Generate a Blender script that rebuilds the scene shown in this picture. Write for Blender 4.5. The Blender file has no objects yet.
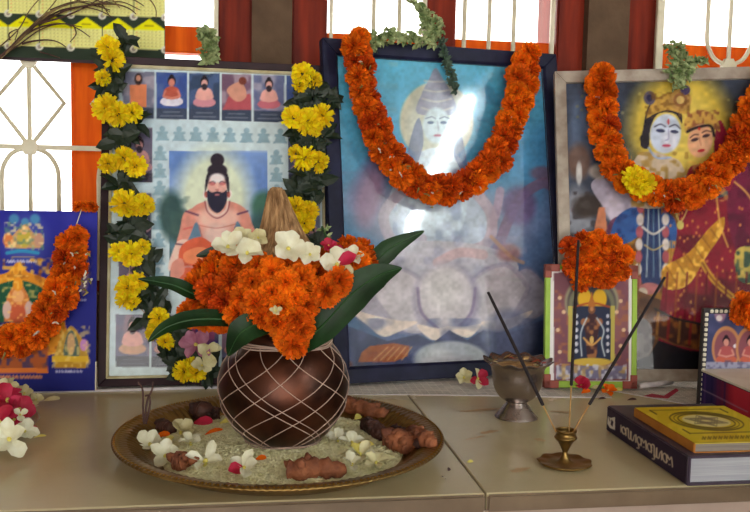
import bpy, bmesh, math, random
import numpy as np
from mathutils import Vector, Matrix, Quaternion

random.seed(7)
RNG = np.random.default_rng(11)
SC = bpy.context.scene
COL = SC.collection

# ------------------------------------------------------------------ camera
FPX, PITCH, YAW, ROLL, CAMH = 900.0, math.radians(5.33), math.radians(9.24), math.radians(1.27), 0.2851
cy_, sy_, cp_, sp_ = math.cos(YAW), math.sin(YAW), math.cos(PITCH), math.sin(PITCH)
cF = np.array([sy_ * cp_, cy_ * cp_, -sp_])
_R = np.array([cy_, -sy_, 0.0])
_U = np.cross(_R, cF)
cR = _R * math.cos(ROLL) + _U * math.sin(ROLL)
cU = -_R * math.sin(ROLL) + _U * math.cos(ROLL)
cC = np.array([0, 0, CAMH])
cam_data = bpy.data.cameras.new('camera')
cam_data.sensor_fit = 'HORIZONTAL'
cam_data.sensor_width = 36.0
cam_data.lens = FPX / 750.0 * 36.0
cam_data.clip_start = 0.01
cam = bpy.data.objects.new('camera', cam_data)
COL.objects.link(cam)
cam.matrix_world = Matrix(((cR[0], cU[0], -cF[0], cC[0]), (cR[1], cU[1], -cF[1], cC[1]), (cR[2], cU[2], -cF[2], cC[2]), (0, 0, 0, 1)))
SC.camera = cam

# ------------------------------------------------------------------ world, exposure
world = bpy.data.worlds.new('overcast_sky')
SC.world = world
world.use_nodes = True
wb = world.node_tree.nodes['Background']
wb.inputs[0].default_value = (1.0, 0.985, 0.935, 1)
wb.inputs[1].default_value = 1.0
SC.view_settings.view_transform = 'Standard'
SC.view_settings.look = 'None'
SC.view_settings.gamma = 1.0
SC.view_settings.use_curve_mapping = False
SC.view_settings.exposure = 2.55


def portal(loc, rot, sx, sy):
    d = bpy.data.lights.new('sky_portal', 'AREA')
    d.shape = 'RECTANGLE'
    d.size, d.size_y = sx, sy
    d.cycles.is_portal = True
    o = bpy.data.objects.new('sky_portal', d)
    o.location = loc
    o.rotation_euler = rot
    COL.objects.link(o)


portal((-0.45, -4.0, 0.5), (math.radians(90), 0, 0), 3.5, 2.7)          # open veranda side of the room (behind the camera)
portal((0.3, 1.48, 0.6), (math.radians(-90), 0, 0), 2.6, 1.1)         # the windows

# ------------------------------------------------------------------ pixel helpers
def ray(u, v):
    return cF + cR * (u - 375) / FPX - cU * (v - 256) / FPX


def atz(u, v, z=0.0):
    d = ray(u, v)
    return cC + d * ((z - cC[2]) / d[2])


def aty(u, v, y):
    d = ray(u, v)
    return cC + d * ((y - cC[1]) / d[1])


def project(P):
    d = np.asarray(P) - cC
    z = d @ cF
    return 375 + FPX * (d @ cR) / z, 256 - FPX * (d @ cU) / z


class Plane:
    """Leaning rectangle standing on a surface: width axis X, up axis Y, front normal N."""
    def __init__(s, x0, y0, z0, yaw, tilt, w, h, roll=0.0):
        X = np.array([math.cos(yaw), math.sin(yaw), 0])
        B = np.array([-math.sin(yaw), math.cos(yaw), 0])
        Y = np.array([0, 0, 1]) * math.cos(tilt) + B * math.sin(tilt)
        s.X = X * math.cos(roll) + Y * math.sin(roll)
        s.Y = -X * math.sin(roll) + Y * math.cos(roll)
        s.N = np.cross(s.X, s.Y)
        s.O = np.array([x0, y0, z0])
        s.w, s.h = w, h

    def mat(s):
        m = np.eye(4)
        m[:3, 0], m[:3, 1], m[:3, 2], m[:3, 3] = s.X, -s.N, s.Y, s.O
        return Matrix(m.tolist())

    def P(s, a, b, n=0.0):
        return s.O + s.X * a + s.Y * b + s.N * n

    def hit(s, u, v, off=0.0):
        d = ray(u, v)
        o = s.O + s.N * off
        return cC + d * (((o - cC) @ s.N) / (d @ s.N))

    def ab(s, u, v):
        p = s.hit(u, v) - s.O
        return float(p @ s.X), float(p @ s.Y)


# ------------------------------------------------------------------ materials
def lin(c):
    c = np.asarray(c, float) / 255.0
    return np.where(c <= 0.04045, c / 12.92, ((c + 0.055) / 1.055) ** 2.4)


def rgba(c):
    l = lin(c)
    return (float(l[0]), float(l[1]), float(l[2]), 1.0)


def nodes_of(m):
    m.use_nodes = True
    nt = m.node_tree
    return nt, nt.nodes, nt.links, nt.nodes['Principled BSDF']


def mat(name, c1, c2=None, scale=30.0, rough=0.6, metal=0.0, bump=0.0, bscale=None, detail=4.0, stretch=None, coat=0.0, spec=0.5, objrand=0.0, attr=False, trans=0.0, rough2=None, lo=0.35, hi=0.68):
    m = bpy.data.materials.new(name)
    nt, N, L, B = nodes_of(m)
    B.inputs['Roughness'].default_value = rough
    B.inputs['Metallic'].default_value = metal
    B.inputs['Coat Weight'].default_value = coat
    B.inputs['Specular IOR Level'].default_value = spec
    tc = N.new('ShaderNodeTexCoord')
    vec = tc.outputs['Object']
    if stretch:
        mp = N.new('ShaderNodeMapping')
        mp.inputs['Scale'].default_value = stretch
        L.new(vec, mp.inputs[0])
        vec = mp.outputs[0]
    nz = N.new('ShaderNodeTexNoise')
    nz.inputs['Scale'].default_value = scale
    nz.inputs['Detail'].default_value = detail
    L.new(vec, nz.inputs['Vector'])
    rp = N.new('ShaderNodeValToRGB')
    rp.color_ramp.elements[0].position = lo
    rp.color_ramp.elements[1].position = hi
    rp.color_ramp.elements[0].color = rgba(c1)
    rp.color_ramp.elements[1].color = rgba(c2 if c2 is not None else c1)
    L.new(nz.outputs['Fac'], rp.inputs['Fac'])
    out = rp.outputs['Color']
    if attr:
        at = N.new('ShaderNodeAttribute')
        at.attribute_name = 'Col'
        mx = N.new('ShaderNodeMix')
        mx.data_type = 'RGBA'
        mx.blend_type = 'MULTIPLY'
        mx.inputs[0].default_value = 1.0
        L.new(out, mx.inputs[6])
        L.new(at.outputs['Color'], mx.inputs[7])
        out = mx.outputs[2]
    if objrand:
        oi = N.new('ShaderNodeObjectInfo')
        mr = N.new('ShaderNodeMapRange')
        mr.inputs[3].default_value = 1 - objrand
        mr.inputs[4].default_value = 1 + objrand
        L.new(oi.outputs['Random'], mr.inputs[0])
        hs = N.new('ShaderNodeHueSaturation')
        L.new(mr.outputs[0], hs.inputs['Value'])
        mr2 = N.new('ShaderNodeMapRange')
        mr2.inputs[3].default_value = 0.5 - objrand * 0.03
        mr2.inputs[4].default_value = 0.5 + objrand * 0.05
        L.new(oi.outputs['Random'], mr2.inputs[0])
        L.new(mr2.outputs[0], hs.inputs['Hue'])
        L.new(out, hs.inputs['Color'])
        out = hs.outputs[0]
    L.new(out, B.inputs['Base Color'])
    if rough2 is not None:
        mr3 = N.new('ShaderNodeMapRange')
        mr3.inputs[1].default_value = 0.3
        mr3.inputs[2].default_value = 0.7
        mr3.inputs[3].default_value = rough
        mr3.inputs[4].default_value = rough2
        L.new(nz.outputs['Fac'], mr3.inputs[0])
        L.new(mr3.outputs[0], B.inputs['Roughness'])
    if bump:
        n2 = N.new('ShaderNodeTexNoise')
        n2.inputs['Scale'].default_value = bscale or scale * 2
        n2.inputs['Detail'].default_value = 5
        L.new(vec, n2.inputs['Vector'])
        bp = N.new('ShaderNodeBump')
        bp.inputs['Strength'].default_value = bump
        bp.inputs['Distance'].default_value = 0.004
        L.new(n2.outputs['Fac'], bp.inputs['Height'])
        L.new(bp.outputs[0], B.inputs['Normal'])
    if trans:
        tl = N.new('ShaderNodeBsdfTranslucent')
        L.new(out, tl.inputs[0])
        ms = N.new('ShaderNodeMixShader')
        ms.inputs[0].default_value = trans
        L.new(B.outputs[0], ms.inputs[1])
        L.new(tl.outputs[0], ms.inputs[2])
        L.new(ms.outputs[0], N['Material Output'].inputs[0])
    return m


def print_mat(name, rough=0.45, coat=0.0):
    m = bpy.data.materials.new(name)
    nt, N, L, B = nodes_of(m)
    at = N.new('ShaderNodeAttribute')
    at.attribute_name = 'Col'
    L.new(at.outputs['Color'], B.inputs['Base Color'])
    B.inputs['Roughness'].default_value = rough
    B.inputs['Coat Weight'].default_value = coat
    B.inputs['Coat Roughness'].default_value = 0.15
    B.inputs['Specular IOR Level'].default_value = 0.12
    nz = N.new('ShaderNodeTexNoise')
    nz.inputs['Scale'].default_value = 25
    bp = N.new('ShaderNodeBump')
    bp.inputs['Strength'].default_value = 0.05
    L.new(nz.outputs['Fac'], bp.inputs['Height'])
    L.new(bp.outputs[0], B.inputs['Normal'])
    return m


def pane_mat(name, rough=0.06, wave=0.0, tint=(1, 1, 1, 1), ior=1.38):
    m = bpy.data.materials.new(name)
    m.use_nodes = True
    nt = m.node_tree
    N, L = nt.nodes, nt.links
    N.clear()
    o = N.new('ShaderNodeOutputMaterial')
    ms = N.new('ShaderNodeMixShader')
    tr = N.new('ShaderNodeBsdfTransparent')
    tr.inputs[0].default_value = tint
    gl = N.new('ShaderNodeBsdfGlossy')
    gl.inputs['Roughness'].default_value = rough
    fr = N.new('ShaderNodeFresnel')
    fr.inputs[0].default_value = ior
    if wave:
        nz = N.new('ShaderNodeTexNoise')
        nz.inputs['Scale'].default_value = 22
        tc = N.new('ShaderNodeTexCoord')
        L.new(tc.outputs['Object'], nz.inputs['Vector'])
        bp = N.new('ShaderNodeBump')
        bp.inputs['Strength'].default_value = wave
        bp.inputs['Distance'].default_value = 0.002
        L.new(nz.outputs['Fac'], bp.inputs['Height'])
        L.new(bp.outputs[0], gl.inputs['Normal'])
    L.new(fr.outputs[0], ms.inputs[0])
    L.new(tr.outputs[0], ms.inputs[1])
    L.new(gl.outputs[0], ms.inputs[2])
    L.new(ms.outputs[0], o.inputs[0])
    return m


# ------------------------------------------------------------------ mesh helpers
class MB:
    def __init__(s):
        s.v, s.f, s.c = [], [], []

    def add(s, V, F, c=None):
        o = len(s.v)
        s.v += [tuple(map(float, p)) for p in V]
        s.f += [tuple(i + o for i in f) for f in F]
        if c is not None:
            s.c += [c] * len(V)
        return s

    def box(s, x0, x1, y0, y1, z0, z1):
        V = [(x, y, z) for z in (z0, z1) for y in (y0, y1) for x in (x0, x1)]
        return s.add(V, [(0, 2, 3, 1), (4, 5, 7, 6), (0, 1, 5, 4), (2, 6, 7, 3), (0, 4, 6, 2), (1, 3, 7, 5)])

    def tube(s, path, r, n=6, cap=True, c=None):
        P = [np.asarray(p, float) for p in path]
        k = len(P)
        R = r if hasattr(r, '__len__') else [r] * k
        V, F = [], []
        ref = None
        for i in range(k):
            t = P[min(i + 1, k - 1)] - P[max(i - 1, 0)]
            t = t / (np.linalg.norm(t) + 1e-12)
            if ref is None:
                ref = np.cross(t, (0, 0, 1.0)) if abs(t[2]) < .9 else np.cross(t, (1.0, 0, 0))
            a = ref - t * (ref @ t)
            a /= np.linalg.norm(a) + 1e-12
            ref = a
            b = np.cross(t, a)
            for j in range(n):
                q = 2 * math.pi * j / n
                V.append(P[i] + R[i] * (a * math.cos(q) + b * math.sin(q)))
        for i in range(k - 1):
            for j in range(n):
                F.append((i * n + j, i * n + (j + 1) % n, (i + 1) * n + (j + 1) % n, (i + 1) * n + j))
        if cap:
            F.append(tuple(range(n))[::-1])
            F.append(tuple((k - 1) * n + j for j in range(n)))
        return s.add(V, F, c)

    def lathe(s, prof, n=48, fn=None, cap=False):
        k = len(prof)
        V, F = [], []
        for i, (r, z) in enumerate(prof):
            for j in range(n):
                q = 2 * math.pi * j / n
                rr, zz = (r, z) if fn is None else fn(i, r, z, q)
                V.append((rr * math.cos(q), rr * math.sin(q), zz))
        for i in range(k - 1):
            for j in range(n):
                F.append((i * n + j, i * n + (j + 1) % n, (i + 1) * n + (j + 1) % n, (i + 1) * n + j))
        return s.add(V, F)

    def build(s, name, m, parent=None, smooth=False, bevel=0.0, loc=None, segs=2, mw=None):
        me = bpy.data.meshes.new(name)
        me.from_pydata(s.v, [], s.f)
        if s.c:
            ca = me.color_attributes.new('Col', 'FLOAT_COLOR', 'POINT')
            ca.data.foreach_set('color', np.array(s.c, np.float32).ravel())
        if bevel:
            bm = bmesh.new()
            bm.from_mesh(me)
            bmesh.ops.remove_doubles(bm, verts=bm.verts, dist=1e-6)
            bmesh.ops.bevel(bm, geom=list(bm.edges), offset=bevel, segments=segs, affect='EDGES', clamp_overlap=True)
            bm.to_mesh(me)
            bm.free()
        me.materials.append(m)
        if smooth:
            me.polygons.foreach_set('use_smooth', [True] * len(me.polygons))
        me.update()
        return link(name, me, parent, loc, mw)


def link(name, me, parent=None, loc=None, mw=None):
    o = bpy.data.objects.new(name, me)
    COL.objects.link(o)
    if parent:
        o.parent = parent
    if mw is not None:
        o.matrix_local = mw
    if loc is not None:
        o.location = [float(x) for x in loc]
    return o


def tag(o, label, cat, group=None, kind=None):
    o['label'] = label
    o['category'] = cat
    if group:
        o['group'] = group
    if kind:
        o['kind'] = kind
    return o


def thing(name, label, cat, loc=(0, 0, 0), group=None, mw=None):
    o = bpy.data.objects.new(name, None)
    o.empty_display_size = 0.02
    COL.objects.link(o)
    o.location = [float(x) for x in loc]
    if mw is not None:
        o.matrix_world = mw
    return tag(o, label, cat, group)


def struct(o):
    o['kind'] = 'structure'
    return o


def smoothpath(pts, n=40, closed=False):
    P = np.asarray(pts, float)
    k = len(P)
    out = []
    segs = k if closed else k - 1
    per = max(2, n // segs)
    for i in range(segs):
        if closed:
            p0, p1, p2, p3 = P[(i - 1) % k], P[i], P[(i + 1) % k], P[(i + 2) % k]
        else:
            p0, p1, p2, p3 = P[max(i - 1, 0)], P[i], P[i + 1], P[min(i + 2, k - 1)]
        for j in range(per):
            t = j / per
            out.append(.5 * (2 * p1 + (p2 - p0) * t + (2 * p0 - 5 * p1 + 4 * p2 - p3) * t * t + (3 * p1 - p0 - 3 * p2 + p3) * t ** 3))
    if not closed:
        out.append(P[-1])
    return np.array(out)


def quat_to(d, spin=0.0):
    return Vector([float(x) for x in d]).to_track_quat('Z', 'Y') @ Quaternion((0, 0, 1), spin)


# ------------------------------------------------------------------ print painter (flat prints; colours go to a colour attribute)
class Art:
    def __init__(s, pl, a0, a1, b0, b1, nx, ny, base, off=0.0):
        s.pl, s.box, s.nx, s.ny, s.off = pl, (a0, a1, b0, b1), nx, ny, off
        da, db = (a1 - a0) / (nx - 1), (b1 - b0) / (ny - 1)
        A = a0 + (np.arange(2 * nx) // 2 + (np.arange(2 * nx) % 2) * .5 - .25) * da
        B = b0 + (np.arange(2 * ny) // 2 + (np.arange(2 * ny) % 2) * .5 - .25) * db
        AA, BB = np.meshgrid(A, B)
        W = pl.O + AA[..., None] * pl.X + BB[..., None] * pl.Y
        u, v = project(W)
        s.U, s.V = u.ravel(), v.ravel()
        s.C = np.tile(np.asarray(base, float), (s.U.size, 1))

    def _bb(s, u0, u1, v0, v1):
        return np.nonzero((s.U >= u0) & (s.U <= u1) & (s.V >= v0) & (s.V <= v1))[0]

    def _mix(s, i, al, col):
        al = np.asarray(al)[..., None] if np.ndim(al) else al
        s.C[i] = s.C[i] * (1 - al) + np.asarray(col, float) * al
        return s

    def rect(s, u0, v0, u1, v1, col, a=1.0, sk=0.0):
        return s.poly([(u0, v0), (u1, v0 + sk * (u1 - u0)), (u1, v1 + sk * (u1 - u0)), (u0, v1)], col, a)

    def ell(s, cx, cy, rx, ry, col, rot=0.0, soft=.15, a=1.0):
        R = max(rx, ry) * (1 + soft)
        i = s._bb(cx - R, cx + R, cy - R, cy + R)
        x, y = s.U[i] - cx, s.V[i] - cy
        c, n = math.cos(rot), math.sin(rot)
        d = np.sqrt(((x * c + y * n) / rx) ** 2 + ((-x * n + y * c) / ry) ** 2)
        return s._mix(i, np.clip((1 + soft / 2 - d) / max(soft, 1e-3), 0, 1) * a, col)

    def poly(s, pts, col, a=1.0, smooth=False):
        P = smoothpath(pts, 6 * len(pts), True) if smooth else np.asarray(pts, float)
        i = s._bb(P[:, 0].min(), P[:, 0].max(), P[:, 1].min(), P[:, 1].max())
        x, y = s.U[i], s.V[i]
        ins = np.zeros(i.size, bool)
        for k in range(len(P)):
            (x1, y1), (x2, y2) = P[k], P[(k + 1) % len(P)]
            if y1 == y2:
                continue
            cr = ((y1 > y) != (y2 > y)) & (x < (x2 - x1) * (y - y1) / (y2 - y1) + x1)
            ins ^= cr
        return s._mix(i[ins], a, col)

    def ptex(s, pts, col, col2, sc, seed=1, smooth=True, th=.45):
        old = s.C.copy()
        s.poly(pts, (-999, -999, -999), 1, smooth)
        m = s.C[:, 0] < -900
        s.C = old
        n = np.clip((s._vn(sc, seed) - th) * 4, 0, 1)[m][:, None]
        s.C[m] = np.asarray(col, float) * (1 - n) + np.asarray(col2, float) * n
        return s

    def line(s, pts, w, col, a=1.0, smooth=False):
        P = smoothpath(pts, 6 * len(pts)) if smooth else np.asarray(pts, float)
        m = w + 1
        i = s._bb(P[:, 0].min() - m, P[:, 0].max() + m, P[:, 1].min() - m, P[:, 1].max() + m)
        x, y = s.U[i], s.V[i]
        D = np.full(i.size, 1e9)
        for k in range(len(P) - 1):
            p, d = P[k], P[k + 1] - P[k]
            t = np.clip(((x - p[0]) * d[0] + (y - p[1]) * d[1]) / (d @ d + 1e-9), 0, 1)
            D = np.minimum(D, (x - p[0] - t * d[0]) ** 2 + (y - p[1] - t * d[1]) ** 2)
        return s._mix(i, np.clip(w / 2 + .4 - np.sqrt(D), 0, 1) * a, col)

    def grad(s, v0, v1, col, a0=0.0, a1=1.0):
        t = np.clip((s.V - v0) / (v1 - v0), 0, 1)
        return s._mix(np.arange(s.U.size), a0 + (a1 - a0) * t, col)

    def gradu(s, u0, u1, col, a0=0.0, a1=1.0):
        t = np.clip((s.U - u0) / (u1 - u0), 0, 1)
        return s._mix(np.arange(s.U.size), a0 + (a1 - a0) * t, col)

    def _vn(s, sc, seed):
        r = np.random.default_rng(seed).random((64, 64))
        x, y = s.U / sc + 20, s.V / sc + 20
        ix, iy = np.floor(x).astype(int), np.floor(y).astype(int)
        fx, fy = x - ix, y - iy
        fx, fy = fx * fx * (3 - 2 * fx), fy * fy * (3 - 2 * fy)
        g = lambda a, b: r[a % 64, b % 64]
        return (g(ix, iy) * (1 - fx) + g(ix + 1, iy) * fx) * (1 - fy) + (g(ix, iy + 1) * (1 - fx) + g(ix + 1, iy + 1) * fx) * fy

    def blot(s, sc, col, a=0.5, th=.5, seed=1, reg=None):
        n = np.clip((s._vn(sc, seed) - th) * 4, 0, 1) * a
        if reg:
            n = n * ((s.U > reg[0]) & (s.U < reg[2]) & (s.V > reg[1]) & (s.V < reg[3]))
        return s._mix(np.arange(s.U.size), n, col)

    def grain(s, sc, amp, seed=3):
        s.C *= (1 + amp * (s._vn(sc, seed) - .5) * 2)[:, None]
        return s

    def build(s, name, m, parent, gain=1.0):
        nx, ny = s.nx, s.ny
        g = s.C.mean(axis=1, keepdims=True)
        C = g + (s.C - g) * 1.12
        C = C + (C - 120) * .10
        c = lin(np.clip(C, 6, 250)).reshape(ny, 2, nx, 2, 3).mean(axis=(1, 3)) * gain
        c = np.clip(c, 0, .92)
        a0, a1, b0, b1 = s.box
        AA, BB = np.meshgrid(np.linspace(a0, a1, nx), np.linspace(b0, b1, ny))
        V = np.stack([AA.ravel(), np.full(nx * ny, -s.off), BB.ravel()], -1).astype(np.float32)
        j, i = np.meshgrid(np.arange(nx - 1), np.arange(ny - 1))
        q = (i * nx + j).ravel()
        F = np.stack([q, q + 1, q + nx + 1, q + nx], -1).astype(np.int32)
        me = bpy.data.meshes.new(name)
        me.vertices.add(len(V))
        me.vertices.foreach_set('co', V.ravel())
        me.loops.add(F.size)
        me.loops.foreach_set('vertex_index', F.ravel())
        me.polygons.add(len(F))
        me.polygons.foreach_set('loop_start', np.arange(0, F.size, 4, dtype=np.int32))
        ca = me.color_attributes.new('Col', 'FLOAT_COLOR', 'POINT')
        ca.data.foreach_set('color', np.concatenate([c.reshape(-1, 3), np.ones((nx * ny, 1))], 1).astype(np.float32).ravel())
        me.materials.append(m)
        me.update(calc_edges=True)
        return link(name, me, parent)


# ------------------------------------------------------------------ material library
M = {}
M['marble'] = mat('polished_stone', (190, 177, 138), (210, 197, 160), scale=5, lo=0.2, hi=0.85, rough=0.18, rough2=0.30, bump=0.05, bscale=60, detail=8)
M['edge_shade_joint'] = mat('stone_edge_shade_and_joint', (96, 80, 62), (124, 106, 84), scale=14, rough=0.35)  # darker tone: painted shade of the front edge, and the joint filler
M['plinth'] = mat('shelf_front', (150, 130, 118), (168, 150, 136), scale=12, rough=0.5)
M['plaster'] = mat('taupe_plaster', (88, 68, 50), (104, 82, 62), scale=30, rough=0.9, bump=0.2, bscale=120)
M['white_wall'] = mat('cream_paint', (196, 188, 172), (210, 202, 188), scale=5, rough=0.9)
M['ceil'] = mat('aged_ceiling', (196, 188, 174), (206, 198, 184), scale=4, rough=0.9)
M['floor'] = mat('red_oxide_floor', (120, 84, 70), (140, 100, 84), scale=5, rough=0.4)
M['wood'] = mat('red_varnished_wood', (92, 24, 12), (138, 44, 20), scale=10, rough=0.55, spec=0.15, stretch=(6, 6, .6), bump=0.1)
M['wood_o'] = mat('orange_varnished_wood', (206, 72, 4), (236, 104, 12), scale=10, rough=0.6, spec=0.1, stretch=(6, 6, .6))
M['grille'] = mat('cream_metal_paint', (214, 206, 176), (230, 224, 200), scale=40, rough=0.5)
M['pane'] = pane_mat('window_glass', 0.02)
M['glass'] = pane_mat('picture_glass', 0.05, ior=1.28)
M['glass_wavy'] = pane_mat('picture_glass_wavy', 0.055, 0.07, ior=1.45)
M['maroon'] = mat('maroon_frame', (36, 15, 25), (50, 24, 32), scale=30, rough=0.5, spec=0.25)
M['gold'] = mat('gilt_fillet', (206, 194, 146), (232, 224, 188), scale=60, rough=0.4, metal=0.2)
M['navy'] = mat('navy_frame', (20, 20, 44), (34, 36, 66), scale=30, rough=0.5, spec=0.2)
M['worn'] = mat('worn_white_frame', (150, 136, 122), (188, 178, 164), scale=40, rough=0.7, bump=0.2)
M['card'] = mat('backing_card', (84, 68, 54), (96, 80, 64), scale=20, rough=0.9)
M['print'] = print_mat('print')
M['print_gloss'] = print_mat('print_gloss', 0.5)
M['print_matt'] = print_mat('print_matt', 0.8)
M['marigold'] = mat('marigold_petals', (250, 108, 6), (255, 138, 20), scale=90, rough=0.75, attr=True, objrand=0.14, trans=0.25, spec=0.2)
M['marigold_dk'] = mat('marigold_petals_drying', (230, 88, 8), (252, 114, 16), scale=90, rough=0.75, attr=True, objrand=0.2, trans=0.2, spec=0.2)
M['orangepetal'] = mat('orange_petal', (240, 100, 10), (252, 128, 20), scale=90, rough=0.7, trans=0.2, spec=0.2)
M['calyx'] = mat('calyx_green', (110, 104, 48), (168, 150, 84), scale=80, rough=0.8)
M['yellow'] = mat('yellow_petals', (246, 216, 6), (254, 238, 40), scale=90, rough=0.7, attr=True, objrand=0.12, trans=0.25, spec=0.2)
M['dkleaf'] = mat('dark_foliage', (16, 30, 20), (34, 52, 30), scale=60, rough=0.5)
M['leaf'] = mat('mango_leaf', (12, 40, 14), (26, 62, 24), scale=40, rough=0.5, spec=0.3)
M['leafrib'] = mat('mango_leaf_rib', (34, 74, 32), (48, 88, 42), scale=40, rough=0.5)
M['herb'] = mat('herb_leaves', (92, 118, 62), (182, 194, 140), scale=90, rough=0.7)
M['herb_dk'] = mat('dark_herb_leaves', (44, 66, 54), (88, 110, 92), scale=90, rough=0.7)
M['whitepetal'] = mat('white_petals', (226, 222, 188), (246, 246, 224), scale=90, rough=0.6, trans=0.2)
M['yellowthroat'] = mat('pale_yellow_throat', (214, 200, 90), (228, 216, 120), scale=60, rough=0.6)
M['redpetal'] = mat('crimson_petals', (176, 14, 50), (206, 34, 80), scale=70, rough=0.6, trans=0.15)
M['pinkpetal'] = mat('mauve_petals', (150, 80, 110), (186, 128, 150), scale=70, rough=0.6, trans=0.15)
M['copper'] = mat('tarnished_copper', (34, 18, 15), (94, 52, 34), scale=24, rough=0.26, rough2=0.42, metal=0.72, bump=0.06, bscale=50, detail=7)
M['thread'] = mat('cotton_thread', (170, 142, 128), (192, 166, 150), scale=90, rough=0.9)
M['brass'] = mat('old_brass', (122, 96, 50), (158, 128, 74), scale=22, rough=0.3, rough2=0.42, metal=0.85, detail=6)
M['brass_b'] = mat('bright_brass', (168, 122, 44), (200, 156, 70), scale=30, rough=0.28, metal=0.95)
M['silver'] = mat('dull_silver', (142, 130, 126), (180, 168, 162), scale=18, rough=0.18, rough2=0.32, metal=0.9)
M['rice'] = mat('rice_grain', (226, 220, 166), (244, 240, 200), scale=120, rough=0.8, attr=False, bump=0.5, bscale=500)
M['root'] = mat('dried_rhizome', (104, 56, 36), (172, 104, 66), scale=60, rough=0.75, bump=0.5, bscale=160)
M['root_dk'] = mat('dark_dried_rhizome', (40, 20, 20), (92, 54, 42), scale=60, rough=0.6, bump=0.5, bscale=160)
M['husk'] = mat('coconut_husk', (132, 96, 60), (196, 156, 110), scale=40, rough=0.9, stretch=(6, 6, .5), bump=0.3)
M['incense'] = mat('incense_paste', (26, 20, 24), (44, 34, 36), scale=200, rough=0.9, bump=0.2)
M['bamboo'] = mat('bamboo_stick', (150, 112, 56), (184, 144, 84), scale=80, rough=0.7)
M['twig'] = mat('dry_twig', (66, 42, 40), (96, 66, 56), scale=80, rough=0.8)
M['straw'] = mat('dry_grass', (70, 50, 36), (140, 116, 74), scale=50, rough=0.8)
M['bookcloth'] = mat('dark_book_cover', (52, 40, 58), (70, 56, 72), scale=40, rough=0.45)
M['pages'] = mat('book_pages', (150, 152, 160), (172, 174, 178), scale=8, rough=0.9, stretch=(1, 1, 120))
M['pages2'] = mat('grey_booklet_pages', (122, 112, 104), (146, 136, 124), scale=8, rough=0.9, stretch=(1, 1, 160))
M['orange_card'] = mat('orange_booklet_cover', (176, 108, 30), (196, 128, 44), scale=30, rough=0.5)
M['yellow_card'] = mat('yellow_booklet_cover', (186, 164, 44), (200, 178, 60), scale=30, rough=0.45)
M['redwood'] = mat('red_painted_corner', (140, 52, 36), (164, 70, 46), scale=30, rough=0.45)
M['limewood'] = mat('lime_painted_edge', (142, 182, 40), (162, 200, 60), scale=30, rough=0.45)
M['bead'] = mat('cream_bead', (214, 206, 184), (228, 222, 204), scale=30, rough=0.4)
M['blackstrip'] = mat('black_strip', (34, 30, 36), (48, 42, 46), scale=30, rough=0.5)
M['ash'] = mat('ash_and_petal_bits', (150, 110, 70), (206, 172, 110), scale=120, rough=0.9, bump=0.5)
M['steel'] = mat('steel_plate', (150, 146, 140), (176, 172, 164), scale=20, rough=0.3, metal=0.9)
M['stain'] = mat('kumkum_smear', (178, 148, 104), (190, 162, 122), scale=60, rough=0.8)

# ================================================================== THE SETTING
XJ, YFRONT, YBACK = 0.229, 0.7546, 1.345
WOODY, GRILY, PILY = 1.358, 1.342, 1.338
CEIL, FLOORZ = 1.84, -0.85
X0R, X1R, YOPEN = -2.2, 3.6, -4.0

struct(MB().box(X0R - .2, X1R + .2, -9.0, 1.9, FLOORZ - .1, FLOORZ).build('floor', M['floor']))
struct(MB().box(X0R - .2, X1R + .2, YOPEN - .6, 1.9, CEIL, CEIL + .12).build('ceiling', M['ceil']))
struct(MB().box(X0R - .2, X0R, YOPEN, 1.9, FLOORZ, CEIL).build('wall_left', M['white_wall']))
struct(MB().box(X1R, X1R + .2, YOPEN, 1.9, FLOORZ, CEIL).build('wall_right', M['white_wall']))
struct(MB().box(1.3, X1R, YOPEN - .2, YOPEN, FLOORZ, CEIL).build('wall_front_blocker', M['white_wall']))  # unseen part wall, added to keep the bright opening out of glass reflections

# wall with the three windows: taupe pillars between them, wall below and above
px = lambda u, v, y: float(aty(u, v, y)[0])
pz = lambda u, v, y: float(aty(u, v, y)[2])
P1a, P1b = px(252, 30, PILY), px(292, 30, PILY)
P2a, P2b = px(588, 30, PILY), px(629, 30, PILY)
WL = -0.62                 # left end of the first window
WR = P2b + 0.62            # right end of the third window
SILL, HEAD = 0.10, 1.15
wb_ = struct(MB().box(X0R, WL, PILY, 1.55, FLOORZ, CEIL).build('wall_back', M['plaster']))
for nm, a, b, z0, z1 in (('pillar', P1a, P1b, SILL, HEAD), ('pillar', P2a, P2b, SILL, HEAD), ('wall_end', WR, X1R, FLOORZ, CEIL),
                         ('wall_below_sill', WL, WR, FLOORZ, SILL), ('wall_above_lintel', WL, WR, HEAD, CEIL)):
    MB().box(a, b, PILY if nm != 'wall_below_sill' else YBACK, 1.55, z0, z1).build(nm, M['plaster'], wb_)


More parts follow.
